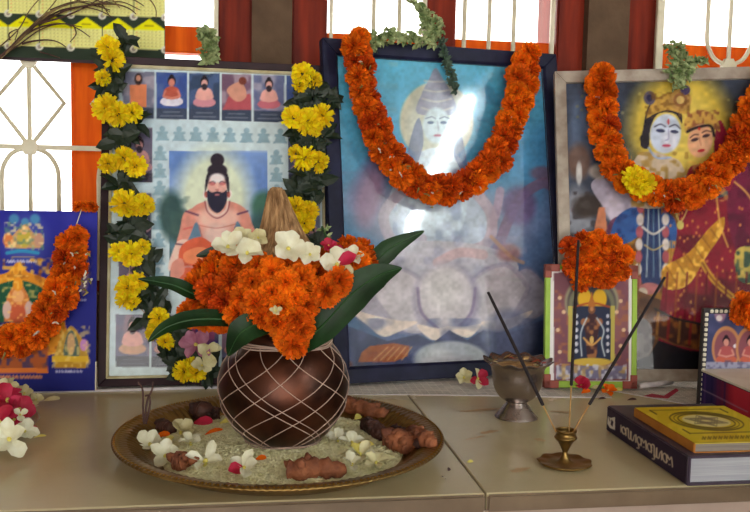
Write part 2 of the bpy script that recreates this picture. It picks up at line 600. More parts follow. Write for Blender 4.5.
def grille_motif(mb, cx, zk0, zk1, zbot, ztop, d):
    """three uprights curving into a knot at zk0, a diamond down to a knot at zk1, an arch with three uprights below"""
    y, r = GRILY, 0.0034
    def T(pts, rr=r):
        mb.tube([(p[0], y, p[1]) for p in pts], rr, 6)
    T([(cx, zbot), (cx, ztop)])
    for s in (-1, 1):
        # cup above the upper knot
        T([(cx + s * d, ztop)] + list(smoothpath([(cx + s * d, zk0 + 1.35 * d), (cx + s * d, zk0 + 1.15 * d), (cx + s * d * .93, zk0 + .75 * d), (cx + s * d * .6, zk0 + .25 * d), (cx, zk0)], 30)))
        # diamond
        T([(cx, zk0), (cx + s * d * 1.22, zk0 - (zk0 - zk1) * .48), (cx, zk1)])
        # arch
        T(list(smoothpath([(cx, zk1), (cx + s * d * .6, zk1 - .22 * d), (cx + s * d * .93, zk1 - .7 * d), (cx + s * d, zk1 - 1.15 * d), (cx + s * d, zk1 - 1.35 * d)], 30)) + [(cx + s * d, zbot)])
    for z in (zk0, zk1):
        mb.add([(cx + .0125 * math.cos(k * math.pi / 3), yy, z + .0125 * math.sin(k * math.pi / 3)) for yy in (y - .005, y + .003) for k in range(6)],
               [tuple(range(6)), tuple(range(11, 5, -1))] + [(k, k + 6, (k + 1) % 6 + 6, (k + 1) % 6) for k in range(6)])


def window(n, xa, xb, stiles, zrt, zrb, motifs, zk0, zk1, jl, jr, bars):
    """wooden window: jambs (xa..xa+jl, xb-jr..xb), head, sill, sash stiles and middle rail, panes, iron grille"""
    w = MB().box(xa, xb, WOODY + .01, WOODY + .07, SILL, SILL + .035).build('window_%d' % n, M['wood'], bevel=.002)
    struct(w)
    MB().box(xa, xa + jl, WOODY - .004, WOODY + .09, SILL, HEAD).build('jamb', M['wood'], w, bevel=.003)
    MB().box(xb - jr, xb, WOODY - .004, WOODY + .09, SILL, HEAD).build('jamb', M['wood'], w, bevel=.003)
    MB().box(xa + jl, xb - jr, WOODY, WOODY + .08, HEAD - .05, HEAD).build('window_head', M['wood'], w, bevel=.003)
    edges = [xa + jl] + [c for a, b, _ in stiles for c in (a, b)] + [xb - jr]
    for a, b, mk in stiles:
        MB().box(a, b, WOODY + .008, WOODY + .05, SILL + .035, HEAD - .05).build('sash_stile', M[mk], w, bevel=.002)
    for i in range(0, len(edges), 2):
        a, b = edges[i], edges[i + 1]
        MB().box(a, b, WOODY + .012, WOODY + .046, zrb, zrt).build('sash_rail', M['wood_o'], w, bevel=.002)
        for z0, z1 in ((SILL + .035, zrb), (zrt, HEAD - .05)):
            MB().box(a, b, WOODY + .028, WOODY + .031, z0, z1).build('pane', M['pane'], w)
    for cx in motifs:
        mb = MB()
        grille_motif(mb, cx, zk0, zk1, SILL + .02, HEAD - .03, .0385)
        mb.build('grille_motif', M['grille'], w)
    for bx, bw in bars:
        MB().box(bx - bw / 2, bx + bw / 2, GRILY - .004, GRILY + .004, SILL + .02, HEAD - .03).build('grille_bar', M['grille'], w, bevel=.001)
    for zz in (zk1, SILL + .05, HEAD - .06):
        MB().box(bars[0][0], bars[-1][0], GRILY - .003, GRILY + .003, zz - .0035, zz + .0035).build('grille_rail', M['grille'], w)
    return w


zk0, zk1 = pz(26, 60, GRILY), pz(30, 147, GRILY)
zrt, zrb = pz(190, 25, WOODY), pz(190, 52, WOODY)
window(1, WL, P1a, [(px(70, 137, WOODY), px(106, 137, WOODY), 'wood_o')], zrt, zrb,
       [px(30, 147, GRILY) - .145, px(30, 147, GRILY), px(30, 147, GRILY) + .132], zk0, zk1, .04, P1a - px(218, 30, WOODY),
       [(WL + .05, .007), (px(216, 30, GRILY), .0065)])
window(2, P1b, P2a, [(px(428, 30, WOODY), px(457, 30, WOODY), 'wood')], zrt, zrb,
       [px(399, 30, GRILY), px(489, 30, GRILY)], zk0, zk1, px(327, 30, WOODY) - P1b, P2a - px(556, 30, WOODY),
       [(px(331, 30, GRILY), .005), (px(552, 30, GRILY), .006)])
zs = .008
window(3, P2b, WR, [], zrt + zs, zrb + zs, [px(730, 30, GRILY), px(730, 30, GRILY) + .14], pz(731, 66, GRILY), zk1, px(657, 30, WOODY) - P2b, .04,
       [(px(659.5, 30, GRILY), .012), (WR - .05, .007)])

# stone shelf
shelf = MB().box(-2.0, 2.6, YFRONT + .004, YBACK, -.30, -.016).build('stone_shelf', M['plinth'])
tag(shelf, 'polished beige stone shelf running below the windows, carrying all offerings', 'shelf')
sl = []
for a, b in ((-1.75, -.96), (-.957, -.367), (-.364, XJ - .0008), (XJ + .0008, .822), (.825, 1.6)):
    sl.append(MB().box(a, b, YFRONT + .0042, YBACK, -.016, 0).build('stone_slab', M['marble'], shelf, bevel=.001, segs=1))
    MB().box(a, b, YFRONT, YFRONT + .0040, -.0165, -.0006).build('slab_edge_shade', M['edge_shade_joint'], shelf, bevel=.0018, segs=3)  # separate strip with the shade of the front edge put into its colour
MB().box(-2.0, 2.6, YFRONT + .008, YBACK, -.0158, -.002).build('joint_filler', M['edge_shade_joint'], shelf)


def smear(u, v, w, d, rot, seed):
    r = random.Random(seed)
    c = atz(u, v, 0)
    V = [(0, 0, 0)]
    n = 36
    for k in range(n):
        q = 2 * math.pi * k / n
        s = .8 + .25 * math.sin(q * 2 + seed) + .12 * math.sin(5 * q + 2 * seed) + r.uniform(-.06, .06)
        x, y = w * s * math.cos(q), d * s * math.sin(q)
        V.append((x * math.cos(rot) - y * math.sin(rot), x * math.sin(rot) + y * math.cos(rot), 0))
    MB().add(V, [(0, k + 1, (k + 1) % n + 1) for k in range(n)]).build('kumkum_smear', M['stain'], shelf, loc=(c[0], c[1], .00025))


for i, a in enumerate([(482, 410, .035, .006, .1), (489, 432, .012, .007, .3), (475, 438, .014, .003, .5), (560, 412, .014, .004, -.2), (540, 440, .008, .006, 0), (600, 398, .01, .004, 0), (520, 470, .014, .006, .2)]):
    smear(*a, i)

# ceiling tube lamps of the room (behind the camera, to the right)
M['tube'] = bpy.data.materials.new('lit_fluorescent_tube')
nt, N_, L_, B_ = nodes_of(M['tube'])
B_.inputs['Base Color'].default_value = (.9, .95, 1, 1)
B_.inputs['Emission Color'].default_value = (.78, .93, 1.0, 1)
B_.inputs['Emission Strength'].default_value = 26.0
M['batten'] = mat('lamp_batten', (220, 220, 216), (232, 232, 228), rough=.5)
ta, tb = np.array([2.02, -.92, CEIL - .075]), np.array([2.86, -3.12, CEIL - .075])
td = (tb - ta) / np.linalg.norm(tb - ta)
for k, lab in ((0, 'lit fluorescent tube lamp on the ceiling nearer to the windows'), (1, 'lit fluorescent tube lamp on the ceiling nearer to the open side')):
    c = ta + td * (.59 + k * 1.18)
    X = Vector(td)
    Z = Vector((0, 0, 1))
    Y = Z.cross(X)
    mw = Matrix(((X[0], Y[0], 0, c[0]), (X[1], Y[1], 0, c[1]), (X[2], Y[2], 1, c[2]), (0, 0, 0, 1)))
    t = thing('tube_lamp', lab, 'lamp', mw=mw, group='ceiling tube lamps')
    MB().box(-.6 + .015, .6 - .015, -.025, .025, .03, .075).build('batten', M['batten'], t, bevel=.003)
    MB().tube([(-.55, 0, 0), (.55, 0, 0)], .014, 12).build('tube', M['tube'], t, smooth=True)
    for s in (-1, 1):
        MB().box(s * .565 - .012, s * .565 + .012, -.016, .016, -.016, .032).build('holder', M['batten'], t, bevel=.002)

# unseen tube light added on the side wall for a second glare streak
M['added_tube'] = M['tube'].copy()
M['added_tube'].node_tree.nodes['Principled BSDF'].inputs['Emission Strength'].default_value = 26.0
t = thing('added_glare_tube', 'upright tube light added out of view for a second glare streak', 'lamp', loc=(X1R, -2.93, .86))
MB().box(-.04, 0, -.03, .03, 0, .66).build('batten', M['batten'], t, bevel=.003)  # batten, tube and holders here all belong to the added light
MB().tube([(-.058, 0, .03), (-.058, 0, .63)], .016, 12).build('tube', M['added_tube'], t, smooth=True)
for z in (.02, .64):
    MB().box(-.075, -.038, -.016, .016, z - .015, z + .015).build('holder', M['batten'], t, bevel=.002)

# ================================================================== FRAMED PICTURES AND PRINTS
SAINT = Plane(-.1644, 1.1643, .0052, .0377, .2212, .306, .4371)
BLUE = Plane(.139, 1.1568, .0052, .1668, .2025, .3635, .4715)
POST = Plane(-.4023, 1.1492, .004, .0086, .130, .2375, .2254)
COUP = Plane(.4525, 1.1567, .0052, -.2443, .2256, .40, .4416, roll=math.radians(2.2))
SMAL = Plane(.4161, 1.1272, .004, -.1148, .1235, .1248, .1645)


def framed(pl, name, label, fw, th, mframe, fillet=None, mfill=None, group=None, mglass='glass', step=None):
    """four mitred rails, optional inner fillet, back card, glass pane (print added later)"""
    t = thing(name, label, 'picture', mw=pl.mat(), group=group)
    W, H = pl.w, pl.h

    def ring(x0, y0, x1, y1, d, ya, yb, m, nm, ym=None):
        o = [(x0, y0), (x1, y0), (x1, y1), (x0, y1)]
        i = [(x0 + d, y0 + d), (x1 - d, y0 + d), (x1 - d, y1 - d), (x0 + d, y1 - d)]
        ym = ya if ym is None else ym
        for k in range(4):
            a, b, c, e = o[k], o[(k + 1) % 4], i[(k + 1) % 4], i[k]
            V = [(p[0], yb, p[1]) for p in (a, b, c, e)] + [(a[0], ya, a[1]), (b[0], ya, b[1]), (c[0], ym, c[1]), (e[0], ym, e[1])]
            MB().add(V, [(3, 2, 1, 0), (4, 5, 6, 7), (0, 1, 5, 4), (1, 2, 6, 5), (2, 3, 7, 6), (3, 0, 4, 7)]).build(nm, m, t, bevel=.0008, segs=1)
    ring(0, 0, W, H, fw, 0, th, mframe, 'frame_rail', ym=.002)
    if fillet:
        ring(fw, fw, W - fw, H - fw, fillet, .002, th * .7, mfill, 'fillet', ym=.005)
    e = fw + (fillet or 0)
    MB().box(fw * .6, W - fw * .6, th * .8, th, fw * .6, H - fw * .6).build('backing', M['card'], t)
    MB().box(e, W - e, .0052, .0064, e, H - e).build('glass_pane', M[mglass], t)
    return t, e


# ---------------- bearded sage picture
saint, e = framed(SAINT, 'framed_picture', 'maroon and gilt framed print of a bearded seated sage ringed by small portraits', .0100, .018, M['maroon'], .0034, M['gold'])
A = Art(SAINT, e, SAINT.w - e, e, SAINT.h - e, 205, 300, (206, 220, 224), off=-.009)
A.grad(250, 380, (176, 190, 190), 0, .8).blot(50, (188, 204, 214), .5, .5, 5)


def seated(A, cx, cy, s, skin, cloth, hair=(40, 32, 42), beard=None, top=None, halo=None):
    if halo:
        A.ell(cx, cy - 9 * s, 8 * s, 9 * s, halo, soft=.5, a=.8)
    A.poly([(cx - 11 * s, cy + 10 * s), (cx - 5 * s, cy + 5 * s), (cx + 5 * s, cy + 5 * s), (cx + 11 * s, cy + 10 * s), (cx + 6 * s, cy + 14 * s), (cx - 6 * s, cy + 14 * s)], cloth, smooth=True)
    A.poly([(cx - 3 * s, cy - 4 * s), (cx + 3 * s, cy - 4 * s), (cx + 7 * s, cy - 1 * s), (cx + 8 * s, cy + 6 * s), (cx + 2 * s, cy + 8 * s), (cx - 2 * s, cy + 8 * s), (cx - 8 * s, cy + 6 * s), (cx - 7 * s, cy - 1 * s)], top or skin, smooth=True)
    A.line([(cx - 6 * s, cy), (cx - 8 * s, cy + 5 * s), (cx, cy + 7 * s)], 2 * s, skin)
    A.line([(cx + 6 * s, cy), (cx + 8 * s, cy + 5 * s), (cx, cy + 7 * s)], 2 * s, skin)
    A.ell(cx, cy - 9.5 * s, 3.9 * s, 5 * s, hair)
    A.ell(cx, cy - 13.5 * s, 2.2 * s, 2.6 * s, hair)
    A.ell(cx, cy - 8 * s, 2.9 * s, 3.8 * s, skin)
    if beard:
        A.ell(cx, cy - 4.8 * s, 2.7 * s, 3.2 * s, beard)


sk = .028
cells = [(122, 154), (156, 187), (189, 220), (222, 252), (254, 285), (287, 319)]
bgs = [(120, 122, 140), (70, 92, 150), (66, 84, 110), (120, 96, 116), (110, 118, 150), (80, 100, 150)]
for k, (a, b) in enumerate(cells):
    y0 = 69 + (a - 122) * sk
    A.rect(a, y0, b, y0 + 36, bgs[k], sk=sk)
    A.blot(7, (190, 180, 190) if k in (0, 3, 4) else (96, 116, 160), .6, .45, 20 + k, (a, y0, b, y0 + 36))
    A.rect(a, y0 + 36, b, y0 + 47, (70, 80, 100), sk=sk)
    for r, w in ((39.5, 8), (43.5, 11)):
        A.line([((a + b) / 2 - w, y0 + r + .5), ((a + b) / 2 + w, y0 + r + .7)], 1.2, (140, 148, 160), .8)
    cx = (a + b) / 2
    if k == 0:
        A.poly([(cx - 8, y0 + 36), (cx - 9, y0 + 14), (cx + 8, y0 + 13), (cx + 8, y0 + 36)], (206, 134, 100))
        A.ell(cx, y0 + 8, 4, 6, (50, 36, 38)); A.ell(cx, y0 + 7, 2.4, 3, (190, 140, 120))
    elif k == 3:
        A.poly([(cx - 14, y0 + 36), (cx - 8, y0 + 22), (cx + 14, y0 + 20), (cx + 15, y0 + 36)], (178, 96, 104))
        A.poly([(cx - 10, y0 + 16), (cx + 4, y0 + 8), (cx + 10, y0 + 22), (cx, y0 + 28)], (206, 158, 140), smooth=True)
        A.ell(cx + 6, y0 + 7, 4, 4, (120, 70, 60))
    else:
        seated(A, cx, y0 + 19, 1.05, (222, 174, 166) if k != 1 else (206, 140, 124), [(0, 0, 0), (224, 220, 232), (206, 150, 160), 0, (196, 120, 132), (200, 150, 140)][k],
               beard=None if k == 1 else (60, 50, 60), top=(178, 96, 80) if k == 1 else None)


def glyph_tree(A, x, y, c=(150, 176, 188)):
    A.ell(x, y - 4, 3, 3, c); A.rect(x - 6, y - 1.5, x + 6, y + 1.2, c); A.poly([(x - 4, y), (x + 4, y), (x + 6, y + 7), (x - 6, y + 7)], c); A.rect(x - 7, y + 6, x + 7, y + 8, c)


for k in range(8):
    glyph_tree(A, 162 + 17 * k, 131 + k * .4)
for k in range(10):
    glyph_tree(A, 160 - k * .35, 151 + 17.5 * k)
    glyph_tree(A, 277 + k * .2, 155 + 17.5 * k)
for (a, y0, b, y1, c1, c2) in ((126, 126, 152, 181, (110, 104, 124), (70, 66, 84)), (124, 192, 151, 238, (100, 104, 126), (74, 70, 88)), (118, 248, 150, 304, (110, 100, 120), (60, 56, 70)),
                               (289, 128, 321, 182, (104, 108, 134), (60, 60, 80)), (289, 192, 321, 240, (116, 124, 150), (60, 60, 84)), (290, 250, 322, 304, (110, 104, 124), (60, 60, 80))):
    A.rect(a, y0, b, y1, c1); A.rect(a, y1 - 9, b, y1, c2)
    seated(A, (a + b) / 2, (y0 + y1) / 2, 1.2, (196, 150, 150), (190, 150, 160), beard=(60, 50, 60))
for k, (a, b) in enumerate(((115, 149), (151, 184), (186, 219), (222, 254), (257, 288), (291, 322))):
    y0 = 314 + k * .4
    A.rect(a, y0, b, y0 + 42, (96, 92, 116)); A.blot(8, (150, 110, 120), .6, .5, 60 + k, (a, y0, b, y0 + 42))
    A.rect(a, y0 + 42, b, y0 + 53, (52, 50, 64))
    for r, w in ((45, 9), (49, 12)):
        A.line([((a + b) / 2 - w, y0 + r + .5), ((a + b) / 2 + w, y0 + r + .5)], 1, (130, 130, 140), .6)
    if k != 2:
        seated(A, (a + b) / 2, y0 + 22, 1.25, (212, 160, 150), (176, 120, 110) if k else (192, 150, 120), beard=(60, 44, 50))
A.poly([(186, 314), (216, 316), (214, 350), (188, 348)], (150, 84, 120)).blot(6, (70, 60, 120), .9, .5, 77, (186, 314, 219, 350))
# large central portrait
A.rect(169, 149, 268, 280, (112, 142, 194), sk=.02)
A.blot(30, (134, 160, 204), .7, .5, 9, (169, 149, 268, 280))
A.ell(214, 198, 37, 50, (218, 224, 200), soft=.5, a=.95)
A.poly([(169, 230), (185, 236), (262, 232), (268, 228), (268, 284), (169, 280)], (92, 128, 140), .9)
A.ell(171, 214, 12, 24, (62, 92, 92), soft=.5).ell(179, 226, 9, 16, (70, 100, 96), soft=.5).ell(264, 206, 12, 16, (76, 118, 104), soft=.5).ell(262, 226, 12, 16, (64, 100, 104), soft=.5)
A.blot(5, (50, 80, 84), .4, .5, 14, (169, 195, 190, 278))
S1, S2, S3 = (212, 150, 136), (236, 202, 190), (176, 100, 92)
A.poly([(206, 200), (230, 200), (246, 208), (252, 222), (250, 240), (238, 246), (236, 262), (200, 262), (198, 244), (184, 240), (184, 220), (192, 207)], S1, smooth=True)
A.poly([(184, 212), (195, 208), (196, 226), (190, 240), (182, 252), (176, 246), (180, 228)], S1, smooth=True)
A.poly([(178, 240), (188, 240), (184, 256), (176, 270), (168, 268), (172, 252)], S2, smooth=True)
A.poly([(238, 208), (247, 209), (254, 226), (262, 240), (264, 256), (254, 256), (246, 238)], S1, smooth=True)
A.ell(208, 217, 11, 9, S2, soft=.7, a=.8).ell(228, 217, 11, 9, S2, soft=.7, a=.8).ell(217, 234, 14, 12, (228, 204, 196), soft=.6, a=.9)
A.poly([(196, 221), (201, 230), (199, 242), (187, 244), (191, 232)], (96, 134, 160), .95, True).poly([(238, 220), (245, 234), (250, 246), (238, 242), (234, 231)], (96, 134, 160), .95, True)
A.line([(199, 224), (217, 227), (236, 223)], 1.2, S3, .7, True).line([(199, 226), (203, 240), (201, 246)], 1.3, S3, .8, True).line([(236, 226), (232, 240), (236, 246)], 1.3, S3, .8, True)
A.line([(186, 210), (198, 214)], 2, (96, 60, 90)).line([(238, 213), (248, 210)], 2, (96, 60, 90)).line([(176, 243), (186, 244)], 1.8, (96, 60, 80))
A.line([(184, 228), (192, 226)], 2, (206, 100, 96), .7)
A.poly([(182, 244), (200, 236), (217, 244), (236, 240), (258, 252), (262, 280), (180, 278), (178, 260)], (206, 104, 76), smooth=True)
A.poly([(184, 252), (200, 246), (212, 252), (200, 262), (186, 262)], (226, 146, 108), smooth=True)
A.line([(182, 262), (200, 268), (222, 262)], 2, (186, 90, 76), .8, True).line([(178, 274), (186, 266), (204, 268)], 1.8, (200, 150, 150), .9, True)
A.poly([(172, 262), (182, 258), (184, 272), (174, 280), (170, 276)], S1, smooth=True)
A.ell(206, 193, 3, 5, (236, 226, 220)).ell(229, 193, 3, 5, (236, 226, 220)).ell(206, 193, 1.6, 3.4, S3).ell(229, 193, 1.6, 3.4, S3)
A.poly([(205, 192), (206, 176), (211, 167), (217, 164), (224, 167), (229, 176), (229, 192), (224, 178), (217, 173), (210, 178)], (44, 38, 52), smooth=True)
A.ell(217.5, 158.5, 7, 6.8, (50, 42, 56)).ell(217.5, 169, 10, 7, (48, 40, 54))
A.ell(217.3, 186, 9.6, 13, (222, 176, 166)).ell(217.3, 177, 7.5, 5, (236, 226, 226), soft=.4)
A.ell(212.5, 182.5, 3.2, 1.6, (196, 120, 120)).ell(222.5, 182.5, 3.2, 1.6, (196, 120, 120))
A.line([(209, 181.5), (213, 180), (215.5, 181.5)], .9, (60, 40, 50), smooth=True).line([(219.5, 181.5), (222, 180), (226, 181.5)], .9, (60, 40, 50), smooth=True)
A.line([(217.5, 182), (217.5, 188)], 2.4, (232, 190, 178)).ell(217.4, 188.6, 2.2, 1.2, (200, 140, 134))
A.poly([(207.5, 189), (212, 191), (217.3, 190), (223, 191), (227.5, 189), (227, 200), (223, 208), (217.3, 212), (211, 208), (207.5, 200)], (44, 44, 66), smooth=True)
A.ell(217.3, 193.5, 2.6, 1, (170, 110, 116))
A.line([(207, 200), (209, 209), (217.3, 214.5), (226, 209), (228, 200)], 1.6, (232, 216, 206), smooth=True).line([(205, 200), (208, 211), (217.3, 217), (227, 211), (230, 200)], 1.2, (130, 60, 76), smooth=True)
A.grain(4, .05, 8)
A.build('print', M['print'], saint)

# ---------------- blue picture with the lotus
blue, e = framed(BLUE, 'framed_picture', 'navy framed blue print of a crowned figure above a large pale lotus', .0195, .016, M['navy'], .003, M['navy'], mglass='glass_wavy')
A = Art(BLUE, e, BLUE.w - e, e, BLUE.h - e, 205, 300, (100, 174, 198), off=-.009)
A.grad(60, 240, (84, 124, 160), 0, .8).grad(230, 380, (92, 98, 128), 0, .8)
A.gradu(500, 560, (70, 110, 160), 0, .5)
A.blot(34, (112, 180, 204), .5, .5, 2, (330, 60, 560, 170)).blot(12, (150, 170, 170), .35, .6, 6, (360, 60, 400, 130)).blot(10, (70, 120, 150), .5, .55, 12, (480, 70, 550, 120))
A.blot(40, (116, 118, 150), .5, .45, 31, (330, 170, 560, 380))
for cx, cy, rx, ry, c, ro in ((385, 215, 45, 26, (128, 128, 152), .5), (500, 225, 50, 30, (118, 124, 152), -.5), (440, 215, 60, 45, (150, 158, 176), 0), (375, 175, 14, 34, (118, 106, 138), .6), (372, 196, 12, 30, (150, 126, 148), .25)):
    A.ell(cx, cy, rx, ry, c, ro, soft=.7, a=.8)
A.ell(439, 120, 37, 40, (188, 182, 158), soft=.06)
A.ell(441, 120, 33, 36, (172, 182, 180), soft=.4, a=.5)
# mauve ornaments right: curled instrument and hand
A.line([(500, 250), (510, 222), (524, 196), (545, 182), (556, 186)], 11, (126, 104, 128), .85, True).ell(522, 205, 17, 19, (108, 92, 128), soft=.4, a=.85).ell(545, 172, 12, 7, (118, 96, 116), soft=.5, a=.8)
A.line([(486, 235), (498, 215), (503, 190)], 9, (166, 142, 160), .8, True)
# body
A.poly([(415, 160), (462, 160), (486, 190), (492, 232), (478, 262), (400, 262), (386, 232), (394, 188)], (178, 188, 200), .95, True)
A.poly([(424, 150), (456, 150), (470, 180), (462, 230), (420, 230), (410, 180)], (194, 206, 214), .9, True)
A.blot(9, (124, 136, 166), .5, .5, 44, (395, 150, 490, 262)).blot(7, (206, 214, 224), .5, .55, 45, (395, 150, 490, 262))
A.line([(404, 190), (386, 214), (396, 240), (424, 238)], 11, (176, 164, 176), .8, True).line([(474, 186), (494, 214), (488, 244), (450, 252)], 11, (176, 158, 168), .8, True)
# head and tall crown
A.poly([(424, 92), (431, 78), (438, 66), (446, 78), (454, 92), (458, 112), (420, 112)], (140, 142, 160), .95, True)
for k in range(4):
    A.line([(424 + k, 106 - k * 9), (439, 110 - k * 10), (455 - k, 106 - k * 9)], 2, (184, 180, 176), .7, True)
A.ell(439, 124, 14, 18, (186, 200, 206), soft=.2).ell(433, 121, 3.4, 1.6, (96, 112, 136)).ell(446, 121, 3.4, 1.6, (96, 112, 136)).line([(440, 120), (441, 129)], 1.6, (150, 160, 172)).ell(440, 134, 4, 1.4, (160, 112, 130))
A.line([(428, 117), (434, 115), (438, 117)], 1, (86, 96, 120)).line([(442, 117), (447, 115), (452, 117)], 1, (86, 96, 120))
A.poly([(421, 116), (426, 140), (418, 165), (408, 170), (412, 140)], (96, 106, 140), .7, True).poly([(457, 116), (453, 140), (461, 165), (470, 170), (466, 140)], (96, 106, 140), .7, True)
# lower limbs and drapery
A.poly([(372, 262), (400, 244), (440, 240), (490, 246), (520, 262), (510, 284), (440, 280), (384, 284)], (190, 186, 192), .9, True)
A.blot(10, (138, 138, 162), .45, .5, 71, (365, 235, 530, 290))
A.line([(440, 262), (462, 252), (486, 254)], 10, (188, 158, 160), .7, True).ell(512, 252, 12, 9, (158, 120, 120), soft=.5, a=.8).line([(494, 236), (514, 256), (526, 262)], 4, (176, 140, 116), .7, True)
# lotus
LP = [((352, 300), (366, 272), (398, 292), (420, 326), (384, 330), (360, 318)), ((556, 296), (530, 268), (506, 290), (486, 324), (520, 326), (548, 312)),
      ((372, 292), (392, 266), (428, 284), (436, 326), (404, 330)), ((532, 288), (508, 264), (474, 282), (470, 326), (506, 328))]
for i, L4 in enumerate(LP):
    A.poly(L4, [(176, 170, 182), (166, 162, 176), (198, 192, 196), (190, 184, 190)][i], 1, True)
    A.line(list(L4) + [L4[0]], 5, (140, 132, 156), .4, True)
A.ell(449, 299, 32, 35.5, (136, 128, 152), soft=.3).ell(448, 298, 29, 33, (190, 184, 188), soft=.2).ell(445, 290, 20, 24, (208, 204, 204), soft=.9, a=.9)
A.line([(420, 288), (424, 312), (440, 328)], 3.5, (126, 112, 140), .7, True).line([(478, 288), (474, 312), (460, 328)], 3.5, (126, 112, 140), .7, True)
for pts in (((346, 306), (372, 314), (400, 320), (420, 322), (400, 332), (384, 336), (366, 322)), ((420, 324), (440, 328), (452, 326), (446, 336), (436, 340), (424, 332)), ((450, 327), (470, 326), (484, 324), (474, 336), (464, 336)), ((484, 322), (512, 318), (536, 310), (522, 324), (500, 332))):
    A.poly(pts, (222, 208, 198), 1, True)
A.poly([(340, 322), (366, 332), (390, 341), (420, 334), (436, 342), (452, 330), (470, 340), (486, 330), (510, 334), (556, 316), (560, 380), (340, 380)], (70, 76, 104), .9)
A.blot(14, (96, 104, 138), .6, .5, 90, (340, 318, 560, 380))
A.ell(453, 359, 37, 18, (166, 170, 178), soft=.15).ell(440, 360, 16, 12, (186, 188, 190), soft=.6).ell(455, 366, 30, 10, (158, 150, 158), soft=.8, a=.6)
A.poly([(372, 346), (396, 343), (412, 346), (410, 356), (396, 362), (360, 362), (364, 352)], (158, 96, 66))
for k in range(5):
    A.line([(376 + 7 * k, 360), (390 + 6 * k, 347)], 1.4, (206, 160, 110), .8)
A.blot(7, (120, 70, 60), .6, .5, 93, (350, 352, 380, 368))
A.ell(512, 335, 26, 26, (128, 134, 160), soft=.3, a=.7)
A.grain(3, .06, 18).grain(11, .07, 19)
A.build('print', M['print'], blue)

# ---------------- royal blue poster with golden shrines
po = thing('poster_board', 'royal blue poster board with small golden shrine figures and white lettering', 'poster', mw=POST.mat())
MB().box(0, POST.w, .0006, .004, 0, POST.h).build('board', M['card'], po)
MB().box(POST.w - .0005, POST.w + .0008, -.0006, .0042, 0, POST.h * .16).build('edge_tape', M['bead'], po)
A = Art(POST, 0, POST.w, 0, POST.h, 170, 165, (46, 48, 140), off=0)
A.grad(210, 390, (30, 36, 104), 0, .8).blot(40, (66, 66, 160), .5, .5, 3, (-200, 205, 100, 300))
A.ell(25, 240, 21, 24, (92, 110, 170), soft=.8, a=.6)
for x, y, r in ((14, 219, 5), (35, 219, 5), (25, 222, 4)):
    A.ell(x, y, r, r, (86, 150, 180), soft=.5, a=.8)
A.poly([(5, 246), (14, 234), (20, 228), (26, 224), (31, 230), (36, 236), (43, 246), (36, 248), (12, 248)], (196, 158, 112), smooth=True)
A.ell(8, 240, 5, 7, (206, 130, 80)).ell(39, 240, 5, 7, (190, 150, 130)).ell(24, 238, 7, 9, (186, 170, 80)).ell(24, 230, 4, 4.5, (222, 180, 130))
A.blot(3, (240, 226, 170), .7, .6, 21, (4, 222, 44, 250)).blot(3, (90, 130, 120), .7, .6, 22, (4, 222, 44, 250))
A.line([(7, 253), (22, 251), (38, 253)], 3.4, (60, 150, 184), .9, True).line([(12, 257), (34, 257)], 1.2, (180, 160, 110), .8)


def scribble(A, u0, u1, v, h, col, seed, sl=0.0, w=1.0):
    r = random.Random(seed)
    x = u0
    while x < u1:
        k = r.uniform(1.6, 3.0) * h / 3
        yy = v + sl * (x - u0)
        A.line([(x, yy + h * .3), (x + k * .3, yy - h * .5), (x + k * .7, yy + h * .4), (x + k, yy - h * .2)], w, col, .95)
        x += k + r.choice((.4, .5, 1.6)) * h / 3


scribble(A, 7, 35, 261.5, 3, (236, 236, 246), 2)
scribble(A, 56, 82, 371.5, 2.4, (226, 226, 240), 3)
scribble(A, 0, 42, 377, 3.4, (222, 150, 100), 4, w=1.3)
scribble(A, 76, 86, 300, 2, (206, 206, 226), 5)
# great shrine
A.poly([(-30, 300), (-24, 282), (-6, 276), (8, 272), (18, 262), (28, 272), (40, 276), (54, 284), (60, 302), (60, 352), (-34, 352)], (206, 142, 48), smooth=True)
A.blot(4, (236, 186, 80), .8, .5, 25, (-40, 258, 66, 300)).blot(4, (150, 88, 34), .7, .6, 26, (-40, 258, 66, 352))
A.poly([(-16, 302), (-8, 288), (18, 280), (42, 288), (48, 302), (46, 346), (-18, 346)], (34, 84, 62), smooth=True)
A.poly([(6, 350), (6, 304), (12, 288), (18, 278), (24, 288), (30, 304), (32, 350)], (198, 128, 76), smooth=True)
A.ell(18, 296, 6, 7, (222, 170, 120)).ell(18, 284, 5, 7, (216, 150, 50)).ell(7, 310, 4.4, 9, (206, 178, 170)).ell(29, 310, 4.4, 9, (206, 178, 170)).ell(18, 316, 8, 14, (186, 96, 66))
A.line([(-6, 330), (10, 326), (24, 332)], 5, (226, 214, 214), 1, True).line([(-4, 324), (12, 323)], 3, (50, 44, 100))
A.blot(3, (240, 204, 120), .6, .6, 28, (0, 275, 38, 345))
A.rect(-40, 346, 48, 372, (164, 92, 50)).blot(4, (70, 60, 100), .8, .5, 29, (-40, 346, 48, 372))
A.rect(-40, 368, 48, 373, (206, 122, 60))
# small shrine
A.poly([(56, 364), (58, 344), (64, 334), (71, 326), (79, 334), (85, 346), (87, 364)], (178, 142, 66), smooth=True)
A.poly([(64, 356), (66, 338), (71, 330), (77, 338), (79, 356)], (86, 104, 96), smooth=True).ell(71, 344, 4, 11, (192, 158, 120)).ell(84, 345, 4, 6, (190, 140, 190))
A.rect(52, 356, 88, 362, (206, 172, 60)).rect(55, 362, 86, 368, (178, 138, 50)).blot(3, (230, 206, 130), .6, .55, 33, (52, 326, 90, 368))
A.ell(83, 272, 6, 22, (168, 140, 150), soft=.3, a=.8).blot(3, (90, 80, 120), .8, .5, 35, (76, 250, 92, 296))
A.build('print', M['print_gloss'], po)

